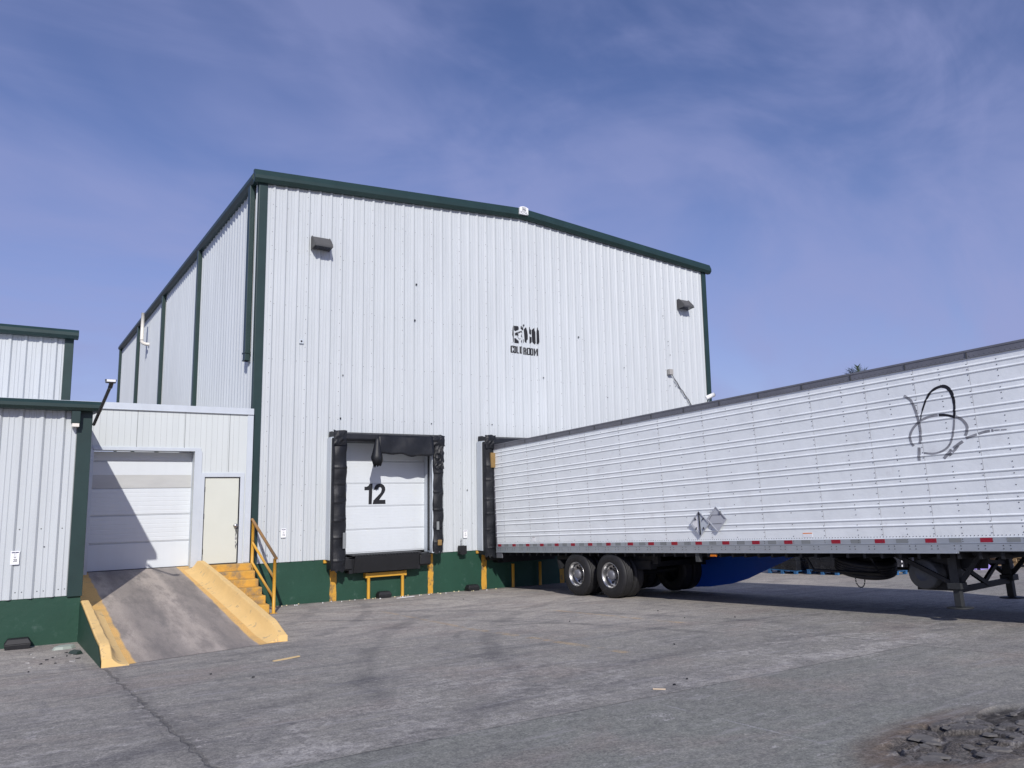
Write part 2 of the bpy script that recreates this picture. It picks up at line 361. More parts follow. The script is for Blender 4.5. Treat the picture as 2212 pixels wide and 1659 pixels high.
    # tyre tracks
    def arc(cx, cy, r, wd, k, ylo, yhi):
        d = ma('SQRT', ma('ADD', ma('POWER', ma('ABSOLUTE', ma('SUBTRACT', X, cx)), 2.0), ma('POWER', ma('ABSOLUTE', ma('SUBTRACT', Y, cy)), 2.0)))
        q = ss(ma('ABSOLUTE', ma('SUBTRACT', d, r)), wd, wd*.3); q = ma('MULTIPLY', q, ma('MULTIPLY', ss(Y, ylo, ylo+.8), ss(Y, yhi, yhi-.8)))
        return ma('MULTIPLY', ma('MULTIPLY', q, ss(nz(1.5, 6), .32, .6)), k*.95)
    for a in ((2.2,-9.4,1.35,.09,.55,-9.4,-7.0), (-7,-13,11.2,.20,.42,-12,-1.0), (-7,-13,12.9,.20,.40,-12,-1), (12,-16,12.6,.22,.40,-13,-3.5), (12,-16,14.4,.22,.38,-13,-3.5),
              (-10,2,12.9,.18,.35,-9,-.8), (-9.5,2,11.2,.2,.3,-9,-1), (3,-22,9.5,.25,.35,-15,-10.5), (3,-22,11.6,.22,.35,-15,-9), (-3,-2,6.0,.15,.3,-9,-4.5)):
        col = mix(arc(*a), col, (.085,.085,.09))
    # joints and cracks
    crack = seg(-4.04,-7.95,-3.9,-14.6,.024,.20); crack_soft = ma('MULTIPLY', seg(-4.04,-7.95,-3.9,-15.2,.22,.4), .45)
    j2 = seg(-12,-14.25,5,-14.25,.016,.04); j3 = seg(0.02,-14.25,-.1,-22,.018,.05); j4 = seg(-4.05,-7.85,-1.25,-7.05,.028,.10)
    j5 = seg(-14,-8.3,-4.1,-7.85,.02,.2); j6 = seg(5,-10,5,-24,.02,.1); j7 = seg(-.1,-11.4,5.5,-10.9,.016,.25,1.6)
    col = mix(ma('MULTIPLY', crack_soft, .7), col, (.14,.135,.13)); 
    spall = ma('MULTIPLY', seg(-4.04,-8.5,-3.9,-13.2,.16,.5), ss(fine, .56, .62)); col = mix(spall, col, (.40,.38,.36))
    cracks = ma('MAXIMUM', ma('MAXIMUM', crack, j2), ma('MAXIMUM', ma('MULTIPLY', j4, .45), ma('MAXIMUM', j5, j6))); col = mix(ma('MULTIPLY', ma('MULTIPLY', cracks, ss(nz(1.7, 6), .30, .6, .35, 1.0)), .5), col, (.07,.068,.065))
    col = mix(ma('MULTIPLY', ma('MULTIPLY', j3, ss(nz(1.3, 6), .42, .58)), .6), col, (.40,.40,.40)); col = mix(ma('MULTIPLY', j7, .5), col, (.36,.35,.35))
    # grime and grit at the foot of the walls
    foot = ma('MULTIPLY', ss(Y, -.55, .0), ss(nz(3, 6), .35, .65)); col = mix(ma('MULTIPLY', foot, .7), col, (.085,.075,.065))
    # pothole: dark broken asphalt with rusty soil to its left
    px = ma('DIVIDE', ma('SUBTRACT', X, PH[0]), 1.20); py = ma('DIVIDE', ma('SUBTRACT', Y, PH[1]), .46)
    e = ma('SQRT', ma('ADD', ma('MULTIPLY', px, px), ma('MULTIPLY', py, py))); e = ma('ADD', e, ma('MULTIPLY', ma('SUBTRACT', nz(3.5, 6), .5), .45))
    soil = ma('MULTIPLY', ss(e, 1.65, 1.0), ss(ma('ADD', X, ma('MULTIPLY', ma('ADD', Y, 17.0), -1.2)), 2.0, .6)); col = mix(ma('MULTIPLY', soil, .8), col, (.125,.088,.066))
    hole = ss(e, 1.06, .9); ca = N(t, 'ShaderNodeAttribute'); ca.attribute_name = 'crack'
    col = mix(hole, col, mix(ss(fine, .3, .65), (.085,.08,.076), (.15,.143,.137))); col = mix(ma('MULTIPLY', ca.outputs['Fac'], .9), col, mix(ss(fine, .4, .6), (.03,.028,.026), (.075,.068,.06)))
    rub = ma('MULTIPLY', ss(X, 1.25, .75), hole); col = mix(ma('MULTIPLY', rub, .75), col, mix(ss(grit, .4, .6), (.05,.045,.04), (.14,.125,.11)))
    # speckle
    col = mix(ss(grit, .30, .70, 0, 1), mix(.5, col, (.0,.0,.0)), col) if False else mix(.8, col, mix(ss(grit, .36, .64), (.66,.66,.67), (1.28,1.27,1.26)), 'MULTIPLY')
    col = mix(.8, col, mix(ss(fine, .3, .7), (.74,.74,.76), (1.22,1.21,1.19)), 'MULTIPLY')
    fl = ma('MULTIPLY', ss(nz(11, 7, (.45,1.7,1), .8, .4, loc=(2,8,0)), .575, .63), ss(nz(.8, 6, (1,1.3,1), .65, .3, loc=(1,6,0)), .44, .60)); col = mix(ma('MULTIPLY', ma('MULTIPLY', fl, ss(Y, -7.0, -9.5)), .8), col, (.47,.455,.43))
    fd_ = ma('MULTIPLY', ss(nz(13, 7, (.5,1.6,1), .8, .4, loc=(12,3,0)), .60, .65), ss(nz(.7, 6, loc=(7,1,0)), .42, .6)); col = mix(ma('MULTIPLY', fd_, .6), col, (.12,.118,.115))
    m22 = nz(24, 6, ro=.85); col = mix(.75, col, mix(ss(m22, .36, .64), (.72,.72,.73), (1.26,1.25,1.24)), 'MULTIPLY')
    st3 = nz(2.4, 8, (.5, 3.2, 1), .75, .3, (0,0,R(6)), (3,3,0)); col = mix(ss(st3, .52, .66, 0, .5), col, (.34,.33,.325)); col = mix(ss(st3, .46, .34, 0, .4), col, (.14,.14,.14))
    vo = N(t, 'ShaderNodeTexVoronoi'); vo.inputs['Scale'].default_value = 7; L(P, vo.inputs[0])
    col = mix(ma('MULTIPLY', ss(vo.outputs['Distance'], .075, .04), ss(nz(2.1), .5, .6)), col, (.04,.038,.04))
    L(col, b.inputs['Base Color'])
    h = ma('ADD', ma('MULTIPLY', grit, .25), ma('MULTIPLY', fine, .9)); h = ma('SUBTRACT', h, ma('MULTIPLY', cracks, 2.2)); h = ma('SUBTRACT', h, ma('MULTIPLY', worn, ma('MULTIPLY', grit, 1.4)))
    bp = N(t, 'ShaderNodeBump'); bp.inputs['Distance'].default_value = .008; bp.inputs['Strength'].default_value = .75; L(h, bp.inputs['Height']); L(bp.outputs[0], b.inputs['Normal'])
    return M
GM = ground_mat()
gmb = ground(); g = obj('ground', gmb, GM); at = g.data.attributes.new('crack', 'FLOAT', 'POINT'); at.data.foreach_set('value', gmb.attr); g['kind'] = 'structure'
# ================================================================== MAIN COLD STORE
WPH = .337
main = thing('cold_storage_building', 'tall white ribbed metal cold store with green trim and two visible dock bays', 'building', (8.5, 14, 0))
mi = Matrix.Translation((-8.5, -14, 0))
def padd(o):      # part of main: keep world coordinates
    o.matrix_parent_inverse = mi; return o
EAVE, RIDGE, XR, RX = 11.22, 11.80, 17.05, 8.42
def rake(x): return EAVE+(RIDGE-EAVE)*(1-abs(x-RX)/(RX+.06)) 
# front wall with openings: sheet strips between/over the dock openings
docks = [0, 4.7, 9.4]
def front_wall():
    mb = MB(); segs = [];
    cuts = [.12]
    for d in docks: cuts += [2.33+d, 5.03+d]
    cuts.append(16.9)
    for i in range(0, len(cuts), 2):
        a, b = cuts[i], cuts[i+1]; pr = rib_breaks(a, b, WPH)
        mb.sheet(pr, lambda p, r: (p[0], -p[1]+(.0 if True else 0), 1.12 if r == 0 else rake(p[0])), [0, 1])
    for d in docks:
        pr = rib_breaks(2.33+d, 5.03+d, WPH); mb.sheet(pr, lambda p, r: (p[0], -p[1], 4.32 if r == 0 else rake(p[0])), [0, 1])
    return mb
padd(obj('front_wall', front_wall(), WM, main))
sw = MB(); sw.sheet(rib_breaks(.1, 27.9, .2), lambda p, r: (-.06-p[1], p[0], 0.2 if r == 0 else 11.25), [0, 1]); padd(obj('side_wall', sw, WM, main, label='long side wall facing left'))
bk = MB().box(XR-.1, XR-.05, .1, 27.9, 0, 11.2).box(0, XR-.1, 27.85, 27.9, 0, 11.3); padd(obj('rear_wall', bk, WM, main))
rf = MB().prism([(-.05, EAVE), (RX, RIDGE+.02), (XR+.05, EAVE), (XR+.05, EAVE+.06), (RX, RIDGE+.10), (-.05, EAVE+.06)], lambda a, b, d: (a, d+.03, b), 27.95); padd(obj('roof', rf, WF, main))
# rake trim along the gable, box section stepping out
def rake_trim(x0, x1, z0, z1):
    pr = [(.0, -.06), (-.13, -.06), (-.20, .03), (-.20, .12), (-.12, .29), (.0, .30)]; mb = MB()
    a = [Vector((x0, y, z0+z)) for y, z in pr]; b = [Vector((x1, y, z1+z)) for y, z in pr]; n = len(pr)
    mb.add(a+b, [(i, (i+1)%n, n+(i+1)%n, n+i) for i in range(n)]+[tuple(range(n-1, -1, -1)), tuple(range(n, 2*n))]); return mb
padd(obj('rake_trim', rake_trim(-.24, RX, rake(-.24), RIDGE), GT, main)); padd(obj('rake_trim', rake_trim(RX, XR+.2, RIDGE, rake(XR+.1)), GT, main))
gt = MB(); pr = [(-.06,-.05), (-.20,-.05), (-.27,.04), (-.27,.13), (-.20,.27), (-.06,.28)]; n = 6
gt.add([(x, -.02, EAVE-.0+z) for x, z in pr]+[(x, 28.15, EAVE+z) for x, z in pr], [(i, (i+1)%n, n+(i+1)%n, n+i) for i in range(n)]+[tuple(range(n-1,-1,-1)), tuple(range(n, 2*n))])
padd(obj('eave_gutter', gt, GT, main))
co = MB().box(-.075, .145, -.05, -.002, .95, EAVE-.03).box(-.085, -.03, -.047, .11, .95, EAVE-.03); padd(obj('corner_trim', co, GT, main, .006))
co = MB().box(XR-.2, XR+.02, -.05, -.002, 1.0, EAVE-.03); padd(obj('corner_trim', co, GT, main, .006))
def dspout(y, z0, z1, w_=.22): return MB().box(-.23, -.10, y, y+w_, z0, z1)
for y in (6.9, 13.9, 20.9, 27.75): padd(obj('downspout', dspout(y, .3, EAVE-.02), GT, main, .012))
dl = dspout(.30, 6.36, EAVE-.02, .24); dl.box(-.245, -.085, .28, .56, 6.55, 6.60); dl.box(-.24, -.09, .29, .55, 6.36, 6.40); padd(obj('downspout', dl, GT, main, .01, 'short downspout at the front corner cut off halfway'))
# foundation
fd = MB()
xs = [-.06]+[v for d in docks for v in (2.36+d, 5.02+d)]+[XR]
for i in range(0, len(xs), 2): fd.box(xs[i], xs[i+1], .01, .5, -1.2, 1.13)
for d in docks: fd.box(2.36+d, 5.02+d, .01, .5, -1.2, 1.05)
fd.box(-.06, .3, .5, 28, -1.2, 1.13); padd(obj('foundation_wall', fd, GC, main))
# painted lettering
fy = lambda a, b: (a, -max(0, rib_h(a, WPH))-.004, b)
brk = [a for a, h in rib_breaks(0, 17, WPH)]
LP = [[(8.039,8.129),(8.061,8.126),(8.058,7.564),(8.023,7.577),(8.019,7.719),(8.001,7.816),(8.018,8.039)],
[(8.097,8.119),(8.241,8.123),(8.266,8.087),(8.265,8.031),(8.251,7.997),(8.133,7.946),(8.101,7.981)],
[(8.132,7.885),(8.231,7.934),(8.223,7.894),(8.261,7.809),(8.208,7.804),(8.170,7.817),(8.130,7.796)],
[(8.239,7.896),(8.277,7.949),(8.375,7.976),(8.374,7.909),(8.322,7.921),(8.275,7.888),(8.249,7.880)],
[(8.103,7.716),(8.142,7.720),(8.257,7.632),(8.256,7.555),(8.106,7.557)],
[(8.333,8.127),(8.379,8.132),(8.404,8.090),(8.424,8.115),(8.444,8.111),(8.435,8.005),(8.370,8.020),(8.331,8.038)],
[(8.360,7.875),(8.372,7.821),(8.411,7.780),(8.391,7.767),(8.332,7.783)],
[(8.215,7.788),(8.237,7.779),(8.244,7.755),(8.223,7.753)],[(8.253,7.751),(8.275,7.739),(8.280,7.710),(8.259,7.710)],[(8.292,7.713),(8.318,7.727),(8.311,7.693),(8.287,7.685)],
[(8.329,7.639),(8.376,7.693),(8.374,7.566),(8.348,7.580)],[(8.436,7.705),(8.456,7.718),(8.455,7.574),(8.434,7.616)],
[(8.550,8.117),(8.569,8.091),(8.600,8.000),(8.611,7.867),(8.608,7.721),(8.574,7.685),(8.558,7.589),(8.494,7.644),(8.476,8.042)],
[(8.663,8.135),(8.690,8.138),(8.703,8.100),(8.748,8.048),(8.754,7.909),(8.698,7.892),(8.658,7.916)],
[(8.670,7.822),(8.763,7.815),(8.766,7.647),(8.691,7.574),(8.665,7.593)],
[(8.884,8.136),(8.889,8.063),(8.921,7.999),(8.923,7.696),(8.926,7.640),(8.898,7.571),(8.799,7.651),(8.788,8.053)],
[(9.006,8.154),(9.012,8.110),(9.064,8.059),(9.075,7.677),(9.026,7.588),(8.959,7.593),(8.962,8.014),(8.979,8.146)]]
lg = MB()
for p in LP:
    cx_ = sum(a for a, b in p)/len(p); k_ = 1.14 if len(p) > 4 and cx_ > 8.45 else 1.12
    drape(lg, tess([(cx_+(a-cx_)*k_, b) for a, b in p]), brk, 0, fy)
padd(obj('painted_logo', lg, BP, main, label='black stencilled letters with a white handshake'))
def block_letters(word, x, z, w_, h_, gap, st):      # condensed stencil capitals built from strokes
    o = []
    for ch in word:
        q = lambda a, b, c_, d_: o.append([(x+a, z+b), (x+c_, z+b), (x+c_, z+d_), (x+a, z+d_)])
        c4_ = st*.55
        if ch in 'CO':
            q(0, c4_, st, h_-c4_); q(c4_*.5, 0, w_-c4_*.5, st*.8); q(c4_*.5, h_-st*.8, w_-c4_*.5, h_)
            if ch == 'O': q(w_-st, c4_, w_, h_-c4_)
            else: q(w_-st, c4_, w_, h_*.34); q(w_-st, h_*.66, w_, h_-c4_)
        elif ch == 'L': q(0, 0, st, h_); q(st, 0, w_*.9, st*.8)
        elif ch == 'D': q(0, 0, st, h_); q(st, 0, w_-c4_, st*.7); q(st, h_-st*.7, w_-c4_, h_); q(w_-st, c4_, w_, h_-c4_)
        elif ch == 'R': q(0, 0, st, h_); q(st, h_-st*.7, w_-c4_, h_); q(w_-st, h_*.55, w_, h_-c4_); q(st, h_*.45, w_-c4_*.6, h_*.58); q(w_-st*.95, 0, w_, h_*.46)
        elif ch == 'M':
            q(0, 0, st, h_); q(w_*1.25-st, 0, w_*1.25, h_); m_ = w_*.625
            o.append([(x+st, z+h_), (x+st, z+h_*.65), (x+m_, z+h_*.12), (x+m_, z+h_*.5)]); o.append([(x+w_*1.25-st, z+h_), (x+m_, z+h_*.5), (x+m_, z+h_*.12), (x+w_*1.25-st, z+h_*.65)])
        x += w_+gap
    return o
lt = MB(); drape(lt, block_letters('COLD', 7.945, 7.225, .102, .235, .013, .043), brk, 0, fy); drape(lt, block_letters('ROOM', 8.435, 7.205, .120, .24, .016, .047), brk, 0, fy)
padd(obj('painted_lettering', lt, BP, main, label='black stencilled words COLD ROOM'))
l14 = MB(); drape(l14, text_tris('14', 0, .045, .075, .365, 1.285), brk, 0, lambda a, b: (a, -.040, b)); padd(obj('painted_number', l14, BP, main, label='small stencilled 14'))
# screws and specks on the sheeting
sc = MB()
for z in (1.9, 3.1, 4.9, 6.4, 7.9, 9.4, 10.6):
    for k in range(51):
        x = WPH+.065+k*PITCHR
        if any(2.2+d < x < 5.1+d for d in docks) and z < 4.6: continue
        if z < rake(x)-.3: sc.dome((x, -.001, z+.02*math.sin(k*3.1)), (0,-1,0), .010, 5)
for k in range(0, 51, 3):
    for j in range(26):
        z = 1.4+j*.385; x = WPH-.030+k*PITCHR
        if any(2.2+d < x < 5.1+d for d in docks) and z < 4.6: continue
        if z < rake(x)-.2: sc.dome((x, -.026, z), (-.6,-1,0), .011, 5)
padd(obj('panel_screw', sc, GS, main, label='rows of small sheeting screws'))['kind'] = 'stuff'
r_ = random.Random(5)
for x, z, r in ((4.55,7.9,.03),(4.6,9.0,.03),(10.7,8.0,.03),(2.35,6.1,.02),(2.3,4.9,.025),(5.1,4.85,.02),(7.2,4.9,.02),(9.2,6.5,.025),(11.9,6.0,.02),(12.7,7.1,.02),(14.9,8.25,.02),(14.9,8.1,.015),(14.7,9.2,.018),(14.98,7.75,.02),(14.9,6.6,.02),(15.2,6.6,.02),(8.45,8.17,.03),(6.3,2.9,.02)):
    padd(obj('wall_mark', MB().add([(x+r*math.cos(t*1.05)*(1+.3*math.sin(t*9)), -.037, z+r*math.sin(t*1.05)) for t in range(6)], [tuple(range(6))]), INK, main))
# yellow stripes down the foundation beside each bay
def stripe(x, wd, z0=-.35, top=1.1, cap=0):
    mb = MB(); pts = []; n_ = 14; r2 = random.Random(int(x*100))
    L_ = [x+r2.uniform(-.012, .012) for _ in range(n_)]; Rr = [x+wd+r2.uniform(-.012, .012) for _ in range(n_)]
    zs = [z0+(top-z0)*i/(n_-1) for i in range(n_)]
    mb.add([(a, .004, z) for a, z in zip(L_, zs)]+[(a, .004, z) for a, z in zip(Rr, zs)], [(i, n_+i, n_+i+1, i+1) for i in range(n_-1)])
    if cap: mb.box(x-cap, x+.02, -.045, .0, top-.07, top+.01)
    return mb
for d in docks:
    padd(obj('painted_stripe', stripe(2.09+d, .18, cap=.2), YS, main)); padd(obj('painted_stripe', stripe(5.0+d, .17), YS, main))
# dock bays
def dock(d, full=True):
    # side jamb reveal
    X0, X1, Z0, Z1 = 2.36+d, 4.99+d, 1.20, 4.32
    fr = MB().box(X1, X1+.045, .0, .34, 1.16, Z1-.02).hexa([(X1,0,1.16),(X1+.045,0,1.16),(X1+.045,0,Z1-.02),(X1,0,Z1-.02)], [(4.872+d,-.50,1.16),(4.93+d,-.50,1.16),(4.93+d,-.50,Z1-.02),(4.872+d,-.50,Z1-.02)]).box(X0-.035, X0, -.2, .34, 1.16, Z1+.02).box(X0, X1, -.02, .34, Z1, Z1+.04); padd(obj('door_frame', fr, WF, main))
    dr = MB(); prof = [(Z0, 0)]
    for k in range(5):
        a = Z0+.02+k*.632
        prof += [(a+.012, .0), (a+.03, -.012)]
        for j in range(1, 8): prof += [(a+j*.078-.004, -.012), (a+j*.078, -.0095), (a+j*.078+.004, -.012)]
        prof += [(a+.602, -.012), (a+.622, 0)]
    prof = [p for p in prof if p[0] < Z1]+[(Z1, -.012)]
    dr.sheet(prof, lambda p, r: (X0 if r == 0 else X1, .24+p[1], p[0]), [0, 1]); D = padd(obj('overhead_door', dr, DW, main))
    jl = MB()
    for k in range(1, 5): jl.box(X0+.005, X1-.005, .2285, .2405, Z0+.017+k*.632, Z0+.021+k*.632)
    obj('panel_joint', jl, JG, D)
    bs = MB().box(X0, X1, .215, .245, Z0-.03, Z0+.015); o = obj('bottom_seal', bs, RB, D)
    if d == 0:
        tx = MB(); y_ = .222
        one = [(3.13,3.03),(3.13,2.935),(3.262,2.935),(3.255,2.545),(3.352,2.545),(3.370,3.118),(3.285,3.118),(3.245,3.055),(3.19,3.03)]
        tr = [[(a, b) for a, b in t] for t in tess(one)]
        two = []; cx_, cz_ = 3.59, 2.955
        for k in range(9):
            t = R(185-k*27.5); two.append((cx_+.172*math.cos(t), cz_+.165*math.sin(t)))
        two += [(3.575,2.660),(3.765,2.660),(3.770,2.545),(3.380,2.545),(3.40,2.645),(3.625,2.865)]
        inner = []
        for k in range(8):
            t = R(-25+k*29.5); inner.append((cx_+.060*math.cos(t), cz_+.062*math.sin(t)))
        two = two+inner[:]
        tr += tess(two); flat(tx, tr, lambda a, b: (a, y_, b))
        sc_ = MB()
        for z in (2.66, 2.77, 2.88): sc_.box(3.25, 3.37, y_-.0006, y_-.0003, z, z+.006)
        obj('door_number', tx, BP, D, label='large black stencilled 12')
    sh = padd(obj('dock_shelter', MB().box(1.93+d, 1.96+d, -.33, -.04, 1.12, 4.34).box(5.20+d, 5.23+d, -.46, -.04, 1.2, 4.34).box(1.955+d, 5.2+d, -.44, -.04, 4.33, 4.36), WF, main))
    r2 = random.Random(40+int(d*10))
    def pad(xa, xb, z0, z1, nm, seed):
        n_ = 64; m_ = 9; mb = MB(); vs = []; r3 = random.Random(seed); H = [r3.uniform(0, 6) for _ in range(6)]
        seams = []; z = z0+.25
        while z < z1-.25: seams.append((z, r3.uniform(-.05, .05))); z += r3.uniform(.38, .62)
        for j in range(n_+1):
            z = z0+(z1-z0)*j/n_
            for i in range(m_+1):
                u = i/m_; x = xa+(xb-xa)*u; y = -.50-.045*math.sin(math.pi*min(1, u*1.1))
                y -= .012*math.sin(z*5+H[0]+u*2)+.010*math.sin(z*11+H[1]-u*3)
                for zs, tl in seams:
                    dz = z-(zs+tl*u); y -= .024*max(0, 1-abs(dz-.03)/.05)*(.4+u) if dz > 0 else 0
                if i == m_: x += .012*math.sin(z*9+H[2]); y += .05
                if i == 0: y += .03
                vs.append((x, y, z+(r3.uniform(-.05,.05) if j == 0 else 0)))
        mb.add(vs, [(j*(m_+1)+i, j*(m_+1)+i+1, (j+1)*(m_+1)+i+1, (j+1)*(m_+1)+i) for j in range(n_) for i in range(m_)])
        mb.box(xa+(.06 if nm == 0 else .02), xb-.01, -.46, -.10, z0+.05, z1)
        return mb
    obj('side_pad', pad(1.93+d, 2.33+d, .84 if d == 0 else .95, 4.30, 1, 3+int(d)), VN, sh); obj('side_pad', pad(4.875+d, 5.25+d, 1.16, 4.36, 0, 8+int(d)), VN, sh)
    hd = MB().prism([(-.08,4.22),(-.50,4.24),(-.55,4.31),(-.52,4.44),(-.30,4.50),(-.08,4.50)], lambda a, b, q: (1.97+d+q, a, b+(-.0)), 3.28); 
    obj('head_pad', hd, VN, sh, .015)
    # crumpled vinyl at the upper corners
    def crumple(cx, cz, sx, sz, seed, n_=6):
        r3 = random.Random(seed); mb = MB(); vs = []
        for j in range(n_):
            for i in range(n_):
                u, v = i/(n_-1)-.5, j/(n_-1)-.5; edge = max(abs(u), abs(v))*2
                vs.append((cx+u*sx+r3.uniform(-.02,.02), -.57-r3.uniform(0,.075)*(1.1-edge)-.02*(1-edge), cz+v*sz+r3.uniform(-.02,.02)))
        mb.add(vs, [(j*n_+i, j*n_+i+1, (j+1)*n_+i+1, (j+1)*n_+i) for j in range(n_-1) for i in range(n_-1)]); return mb
    obj('torn_vinyl', crumple(2.10+d, 4.33, .36, .40, 11+int(d)), VN, sh, label='crumpled vinyl at the upper left corner')
    obj('torn_vinyl', crumple(5.02+d, 4.30, .46, .30, 12+int(d)), VN, sh, label='crumpled vinyl at the upper right corner')
    if d == 0:
        obj('torn_vinyl', crumple(5.08, 3.86, .27, .70, 17, 10), VN, sh, label='shredded vinyl hanging down the right pad')
        # head curtain, torn off on the left with its end curled
        cu = MB(); cols = 22; rows = 8; vs = []; r3 = random.Random(2)
        for j in range(rows+1):
            for i in range(cols+1):
                u = i/cols; v = j/rows
                x = 3.16-.02*v+u*(1.70+.02*v); zb = 3.88+.03*math.sin(u*7)+.02*math.sin(u*19)
                z = 4.42-(4.42-zb)*v; y = -.60-.05*math.sin(v*1.6)-.018*math.sin(u*11+v*3)-.012*r3.random()
                vs.append((x, y, z))
        cu.add(vs, [(j*(cols+1)+i, j*(cols+1)+i+1, (j+1)*(cols+1)+i+1, (j+1)*(cols+1)+i) for j in range(rows) for i in range(cols)], True)
        # curl
        cv = []; K = 14
        for j in range(7):
            v = j/6; rr = .045+.120*v; z0_ = 4.38-.60*v
            for i in range(K):
                t = R(60+i*23); cv.append((3.16-rr*.25+rr*math.cos(t)*1.05, -.60-rr*.4-rr*.9*math.sin(t), z0_+(.0 if j < 6 else .04*math.sin(i*2.3))))
        for i in range(K):
            t = R(60+i*23); cv.append((3.175-.04+.10*math.cos(t), -.66-.09*math.sin(t), 3.58+.05*math.sin(i*2.9)))
        cu.add(cv, [(j*K+i, j*K+i+1, (j+1)*K+i+1, (j+1)*K+i) for j in range(7) for i in range(K-1)], True)
        so_ = obj('head_curtain', cu, VN, sh, label='torn black curtain with its left end curled'); md = so_.modifiers.new('solid', 'SOLIDIFY'); md.thickness = .008
    if d < 1: 
        st = MB().box(2.21, 2.30, -.578, -.572, 1.42, 1.83); obj('reflective_strip', st, RW, sh); st = MB().box(4.98, 5.06, -.578, -.572, 1.80, 2.03); obj('reflective_strip', st, RW, sh)
    if d < 9:
        fo = MB().box(5.02+d, 5.15+d, -.585, -.5, 1.36, 1.52) if d == 0 else MB().box(2.10+d, 2.26+d, -.60, -.5, 3.55, 4.0); obj('exposed_foam', fo, FOAM, sh, .02)
    # leveller lip, bumpers, guard
    lv = MB().hexa([(2.60+d,-.36,.75),(4.50+d,-.36,.75),(4.52+d,-.44,1.16),(2.62+d,-.44,1.16)], [(2.60+d,-.32,.75),(4.50+d,-.32,.75),(4.52+d,-.40,1.18),(2.62+d,-.40,1.18)])
    for k in range(22): lv.box(2.63+d+k*.087, 2.67+d+k*.087, -.44, -.36, 1.165, 1.20)
    lv.box(2.55+d, 4.60+d, -.40, .22, 1.18, 1.215); LV = padd(obj('dock_leveller', lv, BK, main, .004))
    pit = MB().box(2.5+d, 4.6+d, -.30, .3, .735, 1.16); obj('leveller_frame', pit, BP, LV)
    for a in (2.22, 4.56): padd(obj('dock_bumper', MB().box(a+d, a+.38+d, -.30, -.0, .82, 1.16).box(a+.02+d, a+.36+d, -.34, -.3, .85, 1.12), RB, main, .025))
    gp = MB().bar((3.05+d,-.13,.64), (4.22+d,-.13,.64), .07, .12).tube([(3.13+d,-.13,-.3), (3.13+d,-.13,.60)], .045, 12).tube([(4.14+d,-.13,-.3), (4.14+d,-.13,.60)], .045, 12).box(3.03+d, 3.09+d, -.17, 0, .57, .71).box(4.19+d, 4.25+d, -.17, 0, .57, .71)
    if d:
        for a in (3.13, 4.14): padd(obj('guard_post', MB().tube([(a+d,-.13,-.3), (a+d,-.13,.66)], .045, 12), YG, main))
    else: padd(obj('leveller_guard', gp, YG, main, .006))
for d in docks: dock(d)
# inside behind openings (unseen dark box, added to keep light out)
padd(obj('inner_light_block', MB().box(.1, 16.9, .36, .40, 1.1, 4.6), BK, main))
rs = thing('ridge_plaque', 'small white plaque reading ROYAL on the green gable peak', 'sign', (8.4, -.22, 11.95))
pl = MB(); P_ = [(8.235,11.835),(8.555,11.845),(8.56,12.06),(8.48,12.09),(8.40,12.10),(8.32,12.09),(8.24,12.06)]
pl.prism([(a-8.4, b-11.95) for a, b in P_], lambda a, b, q: (a, -.03+q, b), .05); obj('plate', pl, SG, rs, .006)
tx = MB(); flat(tx, text_tris('ROYAL', .0, .28, .085, -.14, -.10), lambda a, b: (a, -.034, b)); obj('lettering', tx, INK, rs)
em = MB(); e_ = [(-.075,.0,.15,.010),(-.075,.11,.15,.010),(-.075,.0,.012,.12),(.063,.0,.012,.12),(-.05,.03,.03,.05),(-.01,.04,.05,.02),(-.03,.075,.07,.012),(.01,.02,.04,.03)]
for a, b, c_, d_ in e_: em.box(a, a+c_, -.0345, -.033, b, b+d_)
obj('emblem', em, GS, rs)
# wall lamps
def wall_lamp(x, z, label):
    t = thing('wall_lamp', label, 'wall lamp', (x, -.03, z), 'grey wedge wall lamps on the gable')
    b = MB(); w2 = .25
    A = [(-.0,.28),(-.10,.285),(-.34,.04),(-.36,-.02),(-.0,-.06)]
    b.prism(A, lambda a, q, d_: (-w2+d_, a, q), 2*w2); obj('housing', b, LG, t, .018)
    l = MB().hexa([(-.21,-.08,-.062),(.21,-.08,-.062),(.21,-.35,-.032),(-.21,-.35,-.032)], [(-.21,-.08,-.05),(.21,-.08,-.05),(.21,-.35,-.02),(-.21,-.35,-.02)]); obj('lens', l, LT, t)
    f = MB(); obj('lens_frame', MB().box(-.24,.24,-.365,-.34,-.05,-.015), GS, t, .005)
    return t
L1 = wall_lamp(1.62, 9.62, 'grey wedge lamp high on the left part of the gable wall')
tree_copy(L1, (15.72, -.03, 9.62), 'grey wedge lamp high on the gable near its right corner')
# outlet plate, junction box + conduit, security cameras
t = thing('outlet_plate', 'small square plate with a dark hole on the gable wall', 'outlet', (1.16, -.04, 6.94))
obj('plate', MB().box(-.06,.06,-.01,.01,-.06,.06), WF, t, .004); obj('hole', MB().lathe([(-.012,.028),(-.012,0)], (0,0,0), 'Y', 12), INK, t)
t = thing('junction_box', 'grey junction box with a conduit running down to the right', 'junction box', (14.88, -.08, 7.1))
obj('box', MB().box(-.09,.09,-.09,.06,-.10,.10), DUCT, t, .012)
cw = MB(); pts = []
for i in range(13):
    f = i/12; pts.append((.09+f*1.06, -.0-.01*math.sin(i), -.10-f*1.18+(.0 if i % 3 else .03)))
cw.tube(pts, .012, 6); cw.tube([(p[0]+.02, p[1]+.01, p[2]-.06) for p in pts[1:]], .009, 6); obj('conduit', cw, GS, t)
t = thing('security_camera', 'white bullet camera on a thin arm at the right corner of the gable', 'camera', (16.2, -.05, 5.75))
obj('arm', MB().tube([(-.1,-.05,-.05),(.12,-.45,.22),(.16,-.52,.36)], .02, 8), WF, t)
